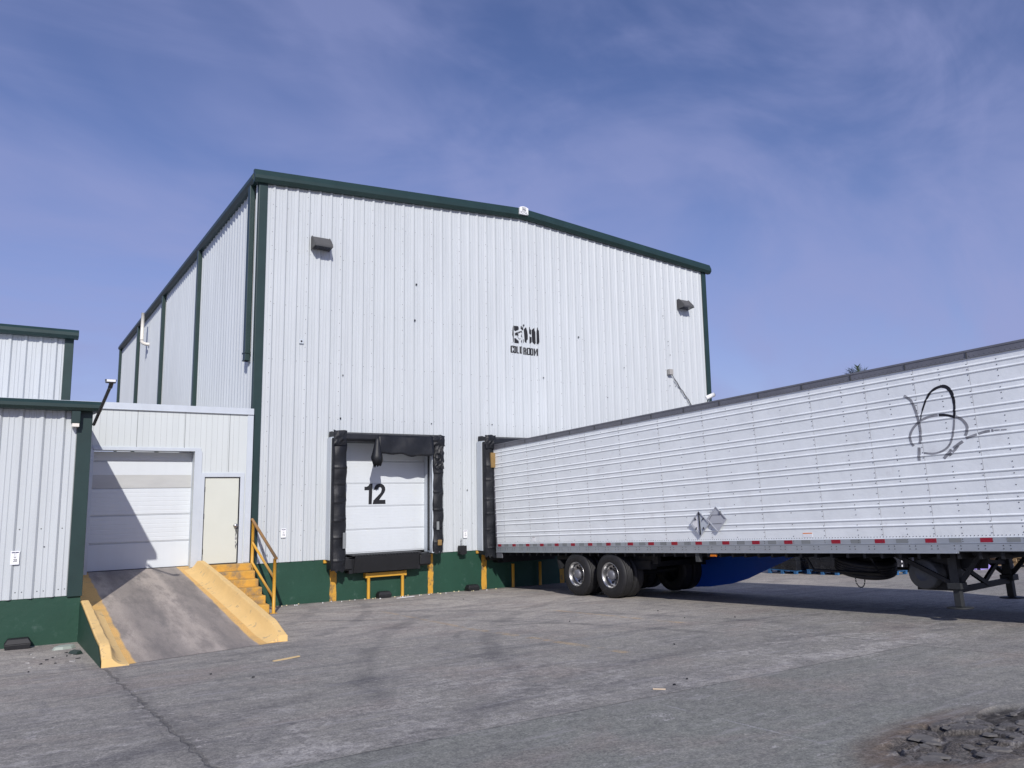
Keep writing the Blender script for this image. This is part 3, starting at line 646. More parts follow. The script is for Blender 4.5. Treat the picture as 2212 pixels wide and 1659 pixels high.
obj('body', MB().tube([(.06,-.45,.42),(.32,-.62,.55)], [.075,.08], 12), WH, t); obj('lens', MB().tube([(.315,-.617,.547),(.335,-.63,.557)], .05, 10), INK, t)
obj('base', MB().box(-.32,-.02,-.08,.0,-.08,.06), GS, t, .01)
# PVC vent pipe on side wall
t = thing('vent_pipe', 'white plastic pipe standing up past the gutter of the long side wall', 'pipe', (-.4, 18.0, 9.9))
obj('riser', MB().tube([(0,0,1.35),(0,0,.06)], .075, 12), OW, t); obj('elbow', MB().tube([(0,0,.10),(0,.0,.02),(.05,.0,-.05),(.18,.0,-.09),(.34,.0,-.09)], .078, 12), OW, t)
# chock on chain
t = thing('wheel_chock', 'black block hanging on a chain between the two dock bays', 'chock', (6.05, -.06, 1.28))
obj('block', MB().prism([(-.1,-.0),(.1,0),(.1,-.22),(.03,-.235),(-.03,-.235),(-.1,-.22)], lambda a, b, q: (a, -.16+q, b), .14), RB, t, .01)
ch = MB()
for i in range(6): ch.tube([(-.02+.012*math.sin(i*2), -.06, .03+i*.03), (-.01+.012*math.sin(i*2+2), -.05, .065+i*.03)], .008, 5)
obj('chain', ch, GS, t)
# bait station signs
def bait_sign(x, y, z, num, label, w_=.13, h_=.23):
    t = thing('notice_sign', label, 'sign', (x, y, z), 'small white numbered notices on the walls')
    obj('plate', MB().box(0, w_, -.004, .004, 0, h_), SG, t)
    ink = MB(); flat(ink, [[(.014,h_-.035),(w_*.48,h_-.035),(w_*.48,h_-.018),(.014,h_-.018)], [(w_*.52,h_-.035),(w_-.014,h_-.035),(w_-.014,h_-.018),(w_*.52,h_-.018)]], lambda a, b: (a, -.006, b)); obj('heading', ink, NAVY, t)
    ar = MB(); cx_ = w_/2
    for a0, a1, b0, b1 in ((cx_-.014,cx_-.010,h_*.56,h_*.80),(cx_+.010,cx_+.014,h_*.56,h_*.80),(cx_-.014,cx_+.014,h_*.79,h_*.80),(cx_-.022,cx_-.010,h_*.55,h_*.565),(cx_+.010,cx_+.022,h_*.55,h_*.565)): ar.box(a0, a1, -.0063, -.006, b0, b1)
    ar.add([(cx_-.022,-.0062,h_*.55),(cx_+.022,-.0062,h_*.55),(cx_,-.0062,h_*.47)], [(0,1,2)]); obj('arrow', ar, RW, t)
    nm = MB(); flat(nm, text_tris(num, .01, w_*.42, h_*.22, w_*.33, h_*.2), lambda a, b: (a, -.0064, b)); obj('number', nm, INK, t)
bait_sign(.74, -.042, 1.745, '16', 'small white notice numbered 16 on the wall beside the handrail')
bait_sign(6.15, -.042, 1.50, '15', 'small white notice numbered 15 above the hanging black chock')
bait_sign(-5.17, -4.242, 1.71, '20', 'small white notice numbered 20 on the left dock building')
# bait boxes on the ground
def bait_box(x, y, rot, label):
    t = thing('bait_box', label, 'bait box', (x, y, gz0(x, y)), 'black bait boxes along the foundations'); t.rotation_euler.z = rot
    t.scale = (.74, .85, .88)
    obj('base', MB().hexa([(-.24,-.12,0),(.24,-.12,0),(.24,.12,0),(-.24,.12,0)], [(-.26,-.13,.10),(.26,-.13,.10),(.26,.13,.10),(-.26,.13,.10)]), RB, t, .012)
    obj('lid', MB().hexa([(-.27,-.14,.10),(.27,-.14,.10),(.27,.14,.10),(-.27,.14,.10)], [(-.20,-.09,.20),(.20,-.09,.20),(.20,.10,.20),(-.20,.10,.20)]), BK, t, .015)
    return t
bait_box(3.55, -.20, 0, 'black bait box between the yellow guard posts of dock 12')
bait_box(6.35, -.20, .03, 'black bait box below the hanging chock')
bait_box(-4.98, -4.42, -.03, 'black bait box at the foot of the left dock building')
# ================================================================== ANNEX
AY, AF = -.20, 1.18
ax = thing('annex', 'low white panelled annex with roll-up door between the dock buildings', 'annex', (-2, 3, 0))
am = Matrix.Translation((2, -3, 0))
def pa(o): o.matrix_parent_inverse = am; return o
wl = MB().box(-4.3, -3.65, AY, AY+.12, .3, 4.90).box(-3.65, -1.47, AY, AY+.12, 3.92, 4.90).box(-1.47, -1.22, AY, AY+.12, .3, 4.90).box(-1.22, -.37, AY, AY+.12, 3.29, 4.90).box(-.37, -.085, AY, AY+.12, .3, 4.90)
pa(obj('front_wall', wl, WP, ax))
gv = MB()
for x in (-3.83,-2.78,-1.72,-.67): gv.box(x, x+.012, AY-.003, AY, 4.0 if x < -1.5 else 3.42, 4.88)
for k in range(28):
    x = -3.95+k*.13
    if not (-.7 < x < -.1 and False): gv.box(x, x+.003, AY-.0016, AY, 4.02 if x < -1.3 else 3.42, 4.86)
pa(obj('panel_joint', gv, RW, ax))
pf = MB().box(-5.6, -.09, AY-.05, AY+.20, 4.885, 5.03).box(-5.6, -.09, AY-.055, AY-.02, 4.87, 4.89); pa(obj('parapet_flashing', pf, WF, ax, .006))
pa(obj('roof', MB().box(-5.5, -.09, 0, 9.0, 4.6, 4.8), WF, ax)); 
pa(obj('parapet_flashing', MB().box(-5.62,-5.45,0,9,4.85,5.02), WF, ax))
cf = MB().box(-.235, -.09, AY-.02, AY, 1.2, 4.87); pa(obj('corner_flashing', cf, WF, ax))
fr = MB().box(-3.68, -1.33, AY-.03, AY+.0, 3.92, 4.0).box(-1.47, -1.30, AY-.035, AY+.0, 1.15, 3.92).box(-3.76, -3.65, AY-.03, AY, 1.1, 3.95)
fr.box(-1.46, -1.44, AY, .16, 1.15, 3.92).box(-3.68, -3.655, AY, .16, 1.1, 3.92).box(-3.66, -1.44, AY, .16, 3.92, 3.94); pa(obj('door_frame', fr, WF, ax, .004))
rd = MB(); prof = [(1.13, 0)]
for k in range(5):
    a = 1.14+k*.635; prof += [(a+.012, 0), (a+.028, -.014)]
    if k != 3 and k != 0:
        for j in range(1, 6): prof += [(a+j*.105-.010, -.014), (a+j*.105, -.010), (a+j*.105+.014, -.014)]
    prof += [(a+.610, -.014), (a+.625, 0)]
prof = [p for p in prof if p[0] < 3.95]
rd.sheet(prof, lambda p, r: (-3.655 if r == 0 else -1.46, .14+p[1], p[0]), [0, 1]); RDo = pa(obj('roll_up_door', rd, DW, ax))
obj('bottom_seal', MB().box(-3.65,-1.46,.10,.15,1.10,1.17), RB, RDo)
jl = MB()
for k in range(1, 5): jl.box(-3.65, -1.465, .1285, .1405, 1.138+k*.635, 1.143+k*.635)
obj('panel_joint', jl, JG, RDo)
gs = MB().box(-3.64,-1.47,.1235,.1255,3.05,3.36); gsm = mat('dull_grey_panel', (.50,.51,.50), .5, var=.12, vscale=3, dirt=(.25,.25,.25), dirt_lo=.66, dirt_hi=.72, dscale=6, stretch=(.5,1,2)); obj('grey_section', gs, gsm, RDo)
pd = MB().box(-1.195, -.395, AY+.01, AY+.05, 1.2, 3.27); DD = pa(obj('door', pd, PD, ax, .004))
obj('handle', MB().lathe([(-.0,.045),(-.02,.045),(-.03,.02),(-.055,.02),(-.06,.045),(-.08,.05),(-.095,.03),(-.098,0)], (-.455, AY+.01, 2.10), 'Y', 14), CH, DD)
for z in (3.0, 2.35, 1.5): obj('hinge', MB().box(-1.215,-1.195,AY-.01,AY+.01,z-.06,z+.06), BK, DD)
fr = MB().box(-1.32,-1.22,AY-.03,AY+.05,1.18,3.40).box(-.37,-.27,AY-.03,AY+.05,1.18,3.40).box(-1.22,-.37,AY-.03,AY+.05,3.30,3.40); pa(obj('door_frame', fr, WF, ax, .003))
ln = MB().box(-1.205,-1.20,AY-.005,AY+.012,1.2,3.285).box(-.392,-.385,AY-.005,AY+.012,1.2,3.285).box(-1.2,-.39,AY-.005,AY+.012,3.275,3.285).box(-1.2,-.39,AY-.02,AY+.05,1.18,1.205); pa(obj('door_gap', ln, INK, ax))
stn = MB(); r_ = random.Random(9)
for _ in range(60):
    z = r_.triangular(1.5,2.25,2.0); x = -.425+r_.gauss(0,.012); s_ = r_.uniform(.004,.014); stn.box(x-s_*.6, x+s_*.6, AY+.0082, AY+.0088, z-s_*2, z+s_*2)
obj('grime', stn, GRI, DD)
# ================================================================== LEFT DOCK BUILDING
BY = -4.2
lb = thing('low_dock_building', 'low white ribbed dock building with green eave at the left edge', 'building', (-7, 0, .2))
lm = Matrix.Translation((7, 0, -.2))
def pb(o): o.matrix_parent_inverse = lm; return o
PHB = -4.52
mb = MB(); mb.sheet(rib_breaks(-14, -4.28, PHB), lambda p, r: (p[0], BY-p[1], 1.12 if r == 0 else 4.42), [0, 1]); pb(obj('front_wall', mb, WM, lb))
pb(obj('side_wall', MB().box(-4.10, -4.06, BY+.03, -.20, 1.1, 4.42), WM, lb))
ev = MB(); pr = [(BY-.0,4.39),(BY-.22,4.39),(BY-.27,4.44),(BY-.27,4.50),(BY-.22,4.56),(BY+.0,4.57)]
ev.add([(-14, y, z) for y, z in pr]+[(-3.93, y, z) for y, z in pr], [(i, (i+1)%6, 6+(i+1)%6, 6+i) for i in range(6)]+[(5,4,3,2,1,0), (6,7,8,9,10,11)]); pb(obj('eave_gutter', ev, GT, lb))
pb(obj('rake_trim', MB().hexa([(-4.06,BY,4.40),(-3.93,BY,4.40),(-3.93,BY,4.56),(-4.06,BY,4.56)], [(-4.06,1.98,4.74),(-3.93,1.98,4.74),(-3.93,1.98,4.90),(-4.06,1.98,4.90)]), GT, lb))
pb(obj('roof', MB().hexa([(-14,BY,4.42),(-4.0,BY,4.42),(-4.0,BY,4.5),(-14,BY,4.5)], [(-14,1.98,4.76),(-4.0,1.98,4.76),(-4.0,1.98,4.84),(-14,1.98,4.84)]), WF, lb))
pb(obj('corner_trim', MB().box(-4.29,-4.055,BY-.04,BY-.0,1.10,4.40).box(-4.10,-4.050,BY,BY+.12,1.10,4.40), GT, lb, .006))
sp = MB().box(-4.40,-4.26,BY-.2,BY-.04,4.16,4.40); S1 = pb(obj('downspout_stub', sp, GT, lb, .01)); obj('spout_mouth', MB().box(-4.385,-4.275,BY-.19,BY-.05,4.10,4.162), OW, S1)
fb = MB().box(-14,-4.07,BY+.01,BY+.4,-.4,1.13).box(-4.4,-4.07,BY+.4,-.2,-.4,1.128); pb(obj('foundation_wall', fb, GC, lb))
l18 = MB(); flat(l18, text_tris('18', 0, .045, .07, -4.575+.03, 1.265), lambda a, b: (a-.0, BY-.006, b)); pb(obj('painted_number', l18, INK, lb, label='small stencilled 18'))
sc = MB()
for k in range(12):
    x = -4.5-k*PITCHR
    for dx in (.075, .17): sc.dome((x+dx, BY-.001, 1.24+.01*math.sin(k*5)), (0,-1,0), .011, 5)
    sc.dome((x+.075, BY-.001, 2.30), (0,-1,0), .012, 5)
    for j in range(9): sc.dome((x-.045, BY-.006, 1.5+j*.36), (0,-1,0), .008, 5)
pb(obj('panel_screw', sc, GS, lb)); pb(obj('wall_mark', MB().add([(-4.72,BY-.003,1.98),(-4.69,BY-.003,2.0),(-4.665,BY-.003,1.99),(-4.67,BY-.003,1.975)], [(0,1,2,3)]), INK, lb))
# flood light on a leaning pole
t = thing('flood_light', 'small square flood light on a dark arm at the low building corner', 'flood light', (-4.0, -4.3, 4.1))
obj('pole', MB().tube([(-.03,.06,.06),(.0,-2.0,.52)], .028, 10), BK, t); obj('bracket', MB().tube([(.0,-1.96,.50),(.01,-2.03,.575)], .035, 10), GS, t)
obj('head', MB().hexa([(-.075,-2.10,.555),(.065,-2.10,.555),(.065,-1.98,.565),(-.075,-1.98,.565)], [(-.085,-2.11,.615),(.075,-2.11,.615),(.075,-1.97,.63),(-.085,-1.97,.63)]), GS, t, .006); obj('glass', MB().box(-.07,.06,-2.118,-2.111,.575,.612), WH, t)
# tall building behind
tb = thing('tall_warehouse', 'taller white ribbed warehouse rising behind the low dock building', 'building', (-8, 8, 0)); tm = Matrix.Translation((8, -8, 0))
def pt(o): o.matrix_parent_inverse = tm; return o
mb = MB(); mb.sheet(rib_breaks(-16, -4.24, -4.45), lambda p, r: (p[0], 2-p[1], 4.6 if r == 0 else 6.86), [0, 1]); pt(obj('front_wall', mb, WM, tb))
ev = MB(); pr = [(2.0,6.83),(1.80,6.83),(1.74,6.90),(1.74,6.98),(1.80,7.05),(2.0,7.07)]
ev.add([(-16, y, z) for y, z in pr]+[(-3.97, y, z) for y, z in pr], [(i, (i+1)%6, 6+(i+1)%6, 6+i) for i in range(6)]+[(5,4,3,2,1,0), (6,7,8,9,10,11)]); pt(obj('eave_gutter', ev, GT, tb))
pt(obj('corner_trim', MB().box(-4.26,-4.06,1.955,1.995,4.6,6.84).box(-4.10,-4.055,1.995,2.12,4.6,6.84), GT, tb, .006))
pt(obj('side_wall', MB().box(-4.10,-4.06,2.1,16,4.6,6.9), WM, tb)); pt(obj('roof', MB().box(-16,-4.02,1.95,16,6.93,6.98), WF, tb))
# ================================================================== RAMP, STEPS, RAIL
rp = thing('loading_ramp', 'concrete ramp with yellow kerbs leading up to the roll-up door', 'ramp', (-2.7, -4, 0)); rm = Matrix.Translation((2.7, 4, 0))
def pr_(o): o.matrix_parent_inverse = rm; return o
def ramp_z(y, x=-2.6):        # profile easing out of the yard, steepest in the middle
    ye = -7.86+(x+4.06)/2.84*.80; f = max(0, min(1, (y-ye)/(.145-ye))); e = f*f/.36 if f < .18 else f-.09
    g_ = (e/.91)**.90; zb = gz0(x, ye)+.003
    return zb+(AF-.02-zb)*g_*(1-.0*f)
ny, nx = 60, 24; vs = []; mb = MB()
for j in range(ny+1):
    for i in range(nx+1):
        x = -4.06+i/nx*2.84; ye = -7.86+(x+4.06)/2.84*.80
        y = ye+(0.145-ye)*j/ny
        vs.append((x, y, ramp_z(y, x)))
mb.add(vs, [(j*(nx+1)+i, j*(nx+1)+i+1, (j+1)*(nx+1)+i+1, (j+1)*(nx+1)+i) for j in range(ny) for i in range(nx)], True)
def ramp_mat():
    M = mat('ramp_concrete', (.52,.455,.395), .85, var=.3, vscale=1.2, bump=.006, bscale=30, dirt=(.27,.24,.215), dirt_lo=.42, dirt_hi=.66, dscale=1.8, stretch=(2.2,.45,1))
    t = M.node_tree; b = t.nodes['Principled BSDF']; L = t.links.new; old = b.inputs['Base Color'].links[0].from_socket
    tc = N(t, 'ShaderNodeTexCoord'); sp = N(t, 'ShaderNodeSeparateXYZ'); L(tc.outputs['Object'], sp.inputs[0])
    nz = N(t, 'ShaderNodeTexNoise'); nz.inputs['Scale'].default_value = 2.2; nz.inputs['Detail'].default_value = 6; L(tc.outputs['Object'], nz.inputs[0])
    gr = N(t, 'ShaderNodeTexNoise'); gr.inputs['Scale'].default_value = 70; gr.inputs['Detail'].default_value = 3; L(tc.outputs['Object'], gr.inputs[0])
    def ma(op, a, c):
        n = N(t, 'ShaderNodeMath', operation=op)
        for i, q in enumerate((a, c)):
            if hasattr(q, 'is_linked'): L(q, n.inputs[i])
            else: n.inputs[i].default_value = q
        return n.outputs[0]
    def ss(v, a, c):
        r = N(t, 'ShaderNodeMapRange', interpolation_type='SMOOTHSTEP'); L(v, r.inputs[0]); r.inputs[1].default_value = a; r.inputs[2].default_value = c; return r.outputs[0]
    xw = ma('ADD', sp.outputs[0], ma('MULTIPLY', ma('SUBTRACT', nz.outputs[0], .5), .07))
    def mx(f, A, B):
        x = N(t, 'ShaderNodeMix', data_type='RGBA')
        for i, q in ((0, f), (6, A), (7, B)):
            if hasattr(q, 'is_linked'): L(q, x.inputs[i])
            else: x.inputs[i].default_value = (*q, 1)
        return x.outputs[2]
    # two wheel paths
    wp = ma('ADD', ss(ma('ABSOLUTE', ma('SUBTRACT', xw, -3.05), 0), .42, .15), ss(ma('ABSOLUTE', ma('SUBTRACT', xw, -2.0), 0), .36, .12))
    c = mx(ma('MULTIPLY', wp, .5), old, (.15,.14,.135))
    yl = ma('MAXIMUM', ss(xw, -3.60, -3.64), ss(xw, -1.74, -1.70))
    dark = mx(ss(nz.outputs[0], .5, .72), (.78,.48,.16), (.60,.40,.17))
    c = mx(yl, c, dark)
    g_ = mx(ss(gr.outputs[0], .35, .65), (.78,.78,.78), (1.15,1.15,1.15)); m_ = N(t, 'ShaderNodeMix', data_type='RGBA', blend_type='MULTIPLY'); m_.inputs[0].default_value = .6
    L(c, m_.inputs[6]); L(g_, m_.inputs[7]); L(m_.outputs[2], b.inputs['Base Color']); return M
pr_(obj('ramp_surface', mb, ramp_mat(), rp))
def kerb(xo, xi, xf, y0, y1, h, rnd):      # outer edge, inner top edge, foot of the cove
    mb = MB(); n_ = 46; vs = []; r3 = random.Random(rnd); w1 = [r3.uniform(-1, 1) for _ in range(n_+1)]
    for j in range(n_+1):
        f = j/n_; y = y0+(y1-y0)*f; z = ramp_z(y, xo); hh = h*min(1, .42+f*6)*min(1, .82+(1-f)*6); q = (w1[j]+w1[max(0, j-1)])*.5
        sg = 1 if xf > xo else -1; wd = xi-xo+sg*.02*(1-f)
        xi2 = xo+wd+q*.006
        vs += [(xo, y, -.3), (xo-sg*.0, y, z+hh-.015+q*.004), (xo+sg*.018, y, z+hh+q*.004), (xi2-sg*.012, y, z+hh+q*.004), (xi2, y, z+hh-.012), (xi2+(xf-xi2)*.16, y, z+hh*.58), (xi2+(xf-xi2)*.36, y, z+hh*.28), (xi2+(xf-xi2)*.62, y, z+hh*.10+.004), (xf, y, z+.004), (xf, y, -.3)]
    K = 10
    for i in range(K-1): mb.add([v for j in range(n_+1) for v in (vs[j*K+i], vs[j*K+i+1])], [(2*j, 2*j+2, 2*j+3, 2*j+1) for j in range(n_)], False) if i < 4 or i > 7 else None
    mb.add([v for j in range(n_+1) for v in vs[j*K+4:j*K+9]], [(j*5+i, (j+1)*5+i, (j+1)*5+i+1, j*5+i+1) for j in range(n_) for i in range(4)], True); mb.add(vs[:K], [tuple(range(K))]); mb.add(vs[-K:], [tuple(reversed(range(K)))]); return mb
pr_(obj('ramp_kerb', kerb(-4.07, -3.95, -3.72, -7.86, -4.20, .26, 4), YC, rp, label='yellow left kerb'))
pr_(obj('ramp_kerb', kerb(-1.24, -1.36, -1.64, -7.08, -.42, .25, 5), YC, rp, label='yellow right kerb beside the steps'))
sd_ = MB(); vs = []
for j in range(31):
    y = -7.84+(3.66)*j/30; vs += [(-4.082, y, -.3), (-4.080, y, ramp_z(y, -4.07)+.26*min(1, .42+j/30*6)*min(1, .82+(1-j/30)*6)-.03)]
sd_.add(vs, [(2*j, 2*j+2, 2*j+3, 2*j+1) for j in range(30)]); pr_(obj('ramp_side', sd_, GC, rp, label='green painted outer side of the left kerb'))
st = thing('concrete_steps', 'six worn yellow concrete steps beside the ramp', 'steps', (-.64, -1, 0)); sm_ = Matrix.Translation((.64, 1, 0))
tr_ = [1.18, 1.03, .86, .70, .54, .375]; ys_ = [-.20-.0, -.50, -.86, -1.22, -1.58, -1.94, -2.08]
yy = [.15, -.46, -.80, -1.13, -1.46, -1.79, -2.12]
for i, z in enumerate(tr_):
    o = obj('step', MB().box(-1.20, -.085-.004*i, yy[i+1], yy[i], -.3, z), CR, st, .018); o.matrix_parent_inverse = sm_
hr = thing('handrail', 'yellow pipe handrail with brown top rail beside the steps', 'handrail', (.03, -1.1, .1)); hm = Matrix.Translation((-.03, 1.1, -.1))
def ph(o): o.matrix_parent_inverse = hm; return o
ph(obj('post', MB().tube([(-.02,-.22,.82),(-.02,-.22,2.2)], .038, 12), YG, hr)); ph(obj('post', MB().tube([(.03,-1.97,.02),(.03,-1.97,1.38)], .038, 12).box(-.05,.11,-2.05,-1.89,.135,.15), YG, hr))
ph(obj('top_rail', MB().tube([(-.02,-.12,2.235),(.03,-2.08,1.385)], .036, 12), BR, hr)); ph(obj('middle_rail', MB().tube([(-.02,-.22,1.66),(.03,-1.97,.93)], .030, 12), YG, hr)); ph(obj('lower_rail', MB().tube([(-.02,-.22,1.18),(.03,-1.97,.48)], .030, 12), YG, hr))
# ================================================================== TRAILER
TR = thing('semi_trailer', 'long white ribbed refrigerated semi trailer backed into the dock beside door 12', 'trailer')
ey = Vector((-.030, 1, -.0515)).normalized(); ex = Vector((1, .030, 0)); ex = (ex-ey*ex.dot(ey)).normalized(); ez = ex.cross(ey)
tmx = Matrix((ex, ey, ez)).transposed().to_4x4(); tmx.translation = Vector((6.95, -.60, 1.08)); TR.matrix_world = tmx
LEN, WID, HT = 17.0, 2.72, 3.15
def T(name, mb, m_, parent=None, bevel=0, label=None): return obj(name, mb, m_, parent or TR, bevel, label)
# side skin with pairs of horizontal ribs
RZ = []
for k in range(8): RZ += [.445+.336*k, .555+.336*k]
def skin():
    pr = [(.15, 0), (.24, 0)]
    for z in RZ: pr += [(z-.017, 0), (z-.010, .009), (z-.001, .0135), (z+.006, .0135), (z+.016, .008), (z+.026, 0)]
    pr += [(3.03, 0)]; return pr
SK = skin()
def sk_h(z):
    for (a, h0), (b, h1) in zip(SK, SK[1:]):
        if a <= z <= b: return h0+(h1-h0)*(z-a)/(b-a+1e-9)
    return 0
mb = MB(); mb.sheet(SK, lambda p, r: (-p[1], -r, p[0]), [0.03+i*(LEN-.06)/24 for i in range(25)]); T('side_panel', mb, TL)
mb = MB(); mb.sheet(SK, lambda p, r: (WID+p[1], -r, p[0]), [0.03, LEN-.03]); T('side_panel', mb, TL, label='far side')
T('roof', MB().box(0.01, WID-.01, -LEN, -.02, 3.06, HT-.02), TL, None, .02); T('front_wall', MB().box(0, WID, -LEN, -LEN+.03, 0, 3.06), TL)
T('rear_frame', MB().box(-.012, .07, -.07, .0, -.02, HT).box(WID-.07, WID+.012, -.07, 0, -.02, HT).box(0, WID, -.07, 0, 3.0, HT-.01).box(0, WID, -.07, 0, -.02, .15).box(-.012,.02,-.30,0,-.17,-.02), DG, None, .008)
T('rear_door', MB().box(.07, WID-.07, -.06, -.02, .15, 3.0), TL)
tr_r = MB().box(-.022, .02, -LEN, -.01, 3.03, 3.145).box(-.030, .03, -LEN, -.01, 3.125, 3.16).box(-.027, 0, -LEN, -.01, 3.025, 3.040); T('top_rail', tr_r, DG, None, .004)
T('top_rail', MB().box(WID-.02, WID+.022, -LEN, -.01, 3.03, 3.145), DG)
br_ = MB().box(-.020, .02, -13.15, -.01, -.012, .150).box(-.020, .02, -LEN, -13.15, .02, .150).box(-.030, .0, -13.12, -.01, -.014, .006).box(-.028, 0, -LEN, -.01, .140, .152); T('bottom_rail', br_, AL, None, .004); T('bottom_rail', MB().box(WID-.02, WID+.02, -LEN, -.01, 0, .150), AL)
T('tape_band', MB().box(-.018, .0, -LEN, -.05, .152, .232), AL)
tapes = [.13,.86,1.52,2.17,2.82,3.50,4.18,4.86,5.62,6.30,7.02,7.72,8.45,9.2,9.95,10.95,11.78,12.65,13.5,14.35,15.2,16.05]
for s in tapes:
    w_ = .16 if s < 5 else .18; T('red_tape', MB().box(-.0215, -.017, -s-w_, -s, .158, .226), RD)
for s in [a+(.33 if a < 5 else .38) for a in tapes]: T('grey_tape', MB().box(-.0205, -.017, -s-.19, -s, .158, .226), RW)
rv = MB()
cols = []; s = .46
while s < LEN-.1: cols.append(s); s += .635 if s < 5.4 else (.66 if s < 11 else .44)
for ci, s in enumerate(cols):
    z = .30
    while z < 3.0:
        if all(abs(z-q) > .03 for q in RZ): rv.dome((-.001, -s, z), (-1,0,0), .0095, 6)
        z += .088 if (ci % 2 == 0 or s > 11) else .22
    for z in (.175, .21): rv.dome((-.019, -s, z), (-1,0,0), .009, 6)
s = .08
while s < LEN: rv.dome((-.001, -s, .262), (-1,0,0), .0085, 5); s += .057
s = .10
while s < LEN-.1:
    rv.dome((-.022, -s, 3.055), (-1,0,0), .008, 5); s += .075
s = .14
while s < LEN-.2:
    for q in (0, .10):
        for z in (.060, .108): rv.dome((-.0205, -s-q, z), (-1,0,0), .0105, 6)
    s += .36
T('rivets', rv, GS, label='rows of rivets')['kind'] = 'stuff'
js = MB(); jr = MB()
for s in cols[::2] if True else []: js.box(-.0015, 0, -s-.022, -s-.018, .26, 3.02)
for s in [i*1.0+.7 for i in range(17)]: jr.box(-.033, -.020, -s-.02, -s, 3.03, 3.12)
T('panel_seam', js, DUCT); T('rail_joint', jr, GS)
# marker scrawl on the side: strokes in (along, z) laid over the ribs
def stroke(pts, ws):
    o = []
    L_ = []; Rr = []
    for i, p in enumerate(pts):
        a = Vector(pts[max(i-1, 0)]); b = Vector(pts[min(i+1, len(pts)-1)]); d = (b-a).normalized(); n_ = Vector((-d.y, d.x)); w_ = ws[i]/2 if isinstance(ws, list) else ws/2
        L_.append((p[0]+n_.x*w_, p[1]+n_.y*w_)); Rr.append((p[0]-n_.x*w_, p[1]-n_.y*w_))
    for i in range(len(pts)-1): o += tess([L_[i], L_[i+1], Rr[i+1], Rr[i]])
    return o
def spline(pts, k=6):
    o = []; P2 = [pts[0]]+pts+[pts[-1]]
    for i in range(1, len(P2)-2):
        p0, p1, p2, p3 = [Vector(q) for q in P2[i-1:i+3]]
        for j in range(k):
            t = j/k; o.append(tuple(.5*((2*p1)+(p2-p0)*t+(2*p0-5*p1+4*p2-p3)*t*t+(3*p1-p0-3*p2+p3)*t**3)))
    o.append(pts[-1]); return o
iv = tmx.inverted()
def wl2(y, z): q = iv @ Vector((7.38, y, z)); return (-q.y, q.z)
# traced control points in the plane of the side, pixel grid of the photo crop mapped affinely
def gp_(a, b): 
    # crop coordinates -> along/z on the trailer side (projective fit through the camera that took the crop is not needed: small patch)
    return GF(a, b)
def GF(a, b):
    px = (3500+a/3.6867)*.54861; py = (1450+b/3.6867)*.54861
    d = fw+rt*((px-1106)/FPX)+up*((829.5-py)/FPX)
    o = iv @ CAM; dd = (iv.to_3x3() @ d); t = -o.x/dd.x; q = o+dd*t; return (-q.y, q.z)
black = [([(460,760),(490,600),(560,420),(650,310),(780,262),(870,300),(925,400),(948,520),(952,660),(948,730)], [.02,.035,.045,.05,.065,.065,.055,.045,.045,.02]), ([(725,680),(830,680),(950,705)], [.05,.045,.04])]
greys = [([(220,400),(320,470),(380,600),(430,760),(455,900),(460,1000),(455,1095)], .055), ([(440,1150),(440,1340)], .06), ([(710,680),(580,705),(470,760),(370,850),(315,950),(315,1050),(360,1130)], .05),
         ([(970,700),(1060,745),(1130,830),(1135,910),(1110,980)], .055), ([(948,740),(940,880),(915,1030),(860,1140),(760,1210),(640,1240),(510,1230)], .04), ([(1075,1060),(940,1160),(800,1310)], .06), ([(1010,1120),(930,1220),(870,1265)], .05),
         ([(1120,1015),(1280,960),(1400,920),(1520,900)], .05), ([(1530,900),(1610,895),(1710,889)], .02)]
zb = [p[0] for p in SK]; fz = lambda a, b: (-sk_h(b)-.003, -a, b)
mk = MB()
for pts, ws in black:
    q = spline([GF(*p) for p in pts]); n_ = len(q); wsl = [ws[min(len(ws)-1, int(i/6))]*.85 for i in range(n_)]; drape(mk, stroke(q, wsl), zb, 1, fz)
T('marker_scrawl', mk, INK, label='black looping pen scrawl')
for gi, (pts, ws) in enumerate(greys):
    mk = MB(); ws = ws*.8
    q = spline([GF(*p) for p in pts]); st_ = stroke(q, ws)
    drape(mk, [s_ for i, s_ in enumerate(st_) if gi < 5 or (i//2) % 9 != 6], zb, 1, fz); T('faded_scrawl', mk, GRI, label='half rubbed out grey stroke')
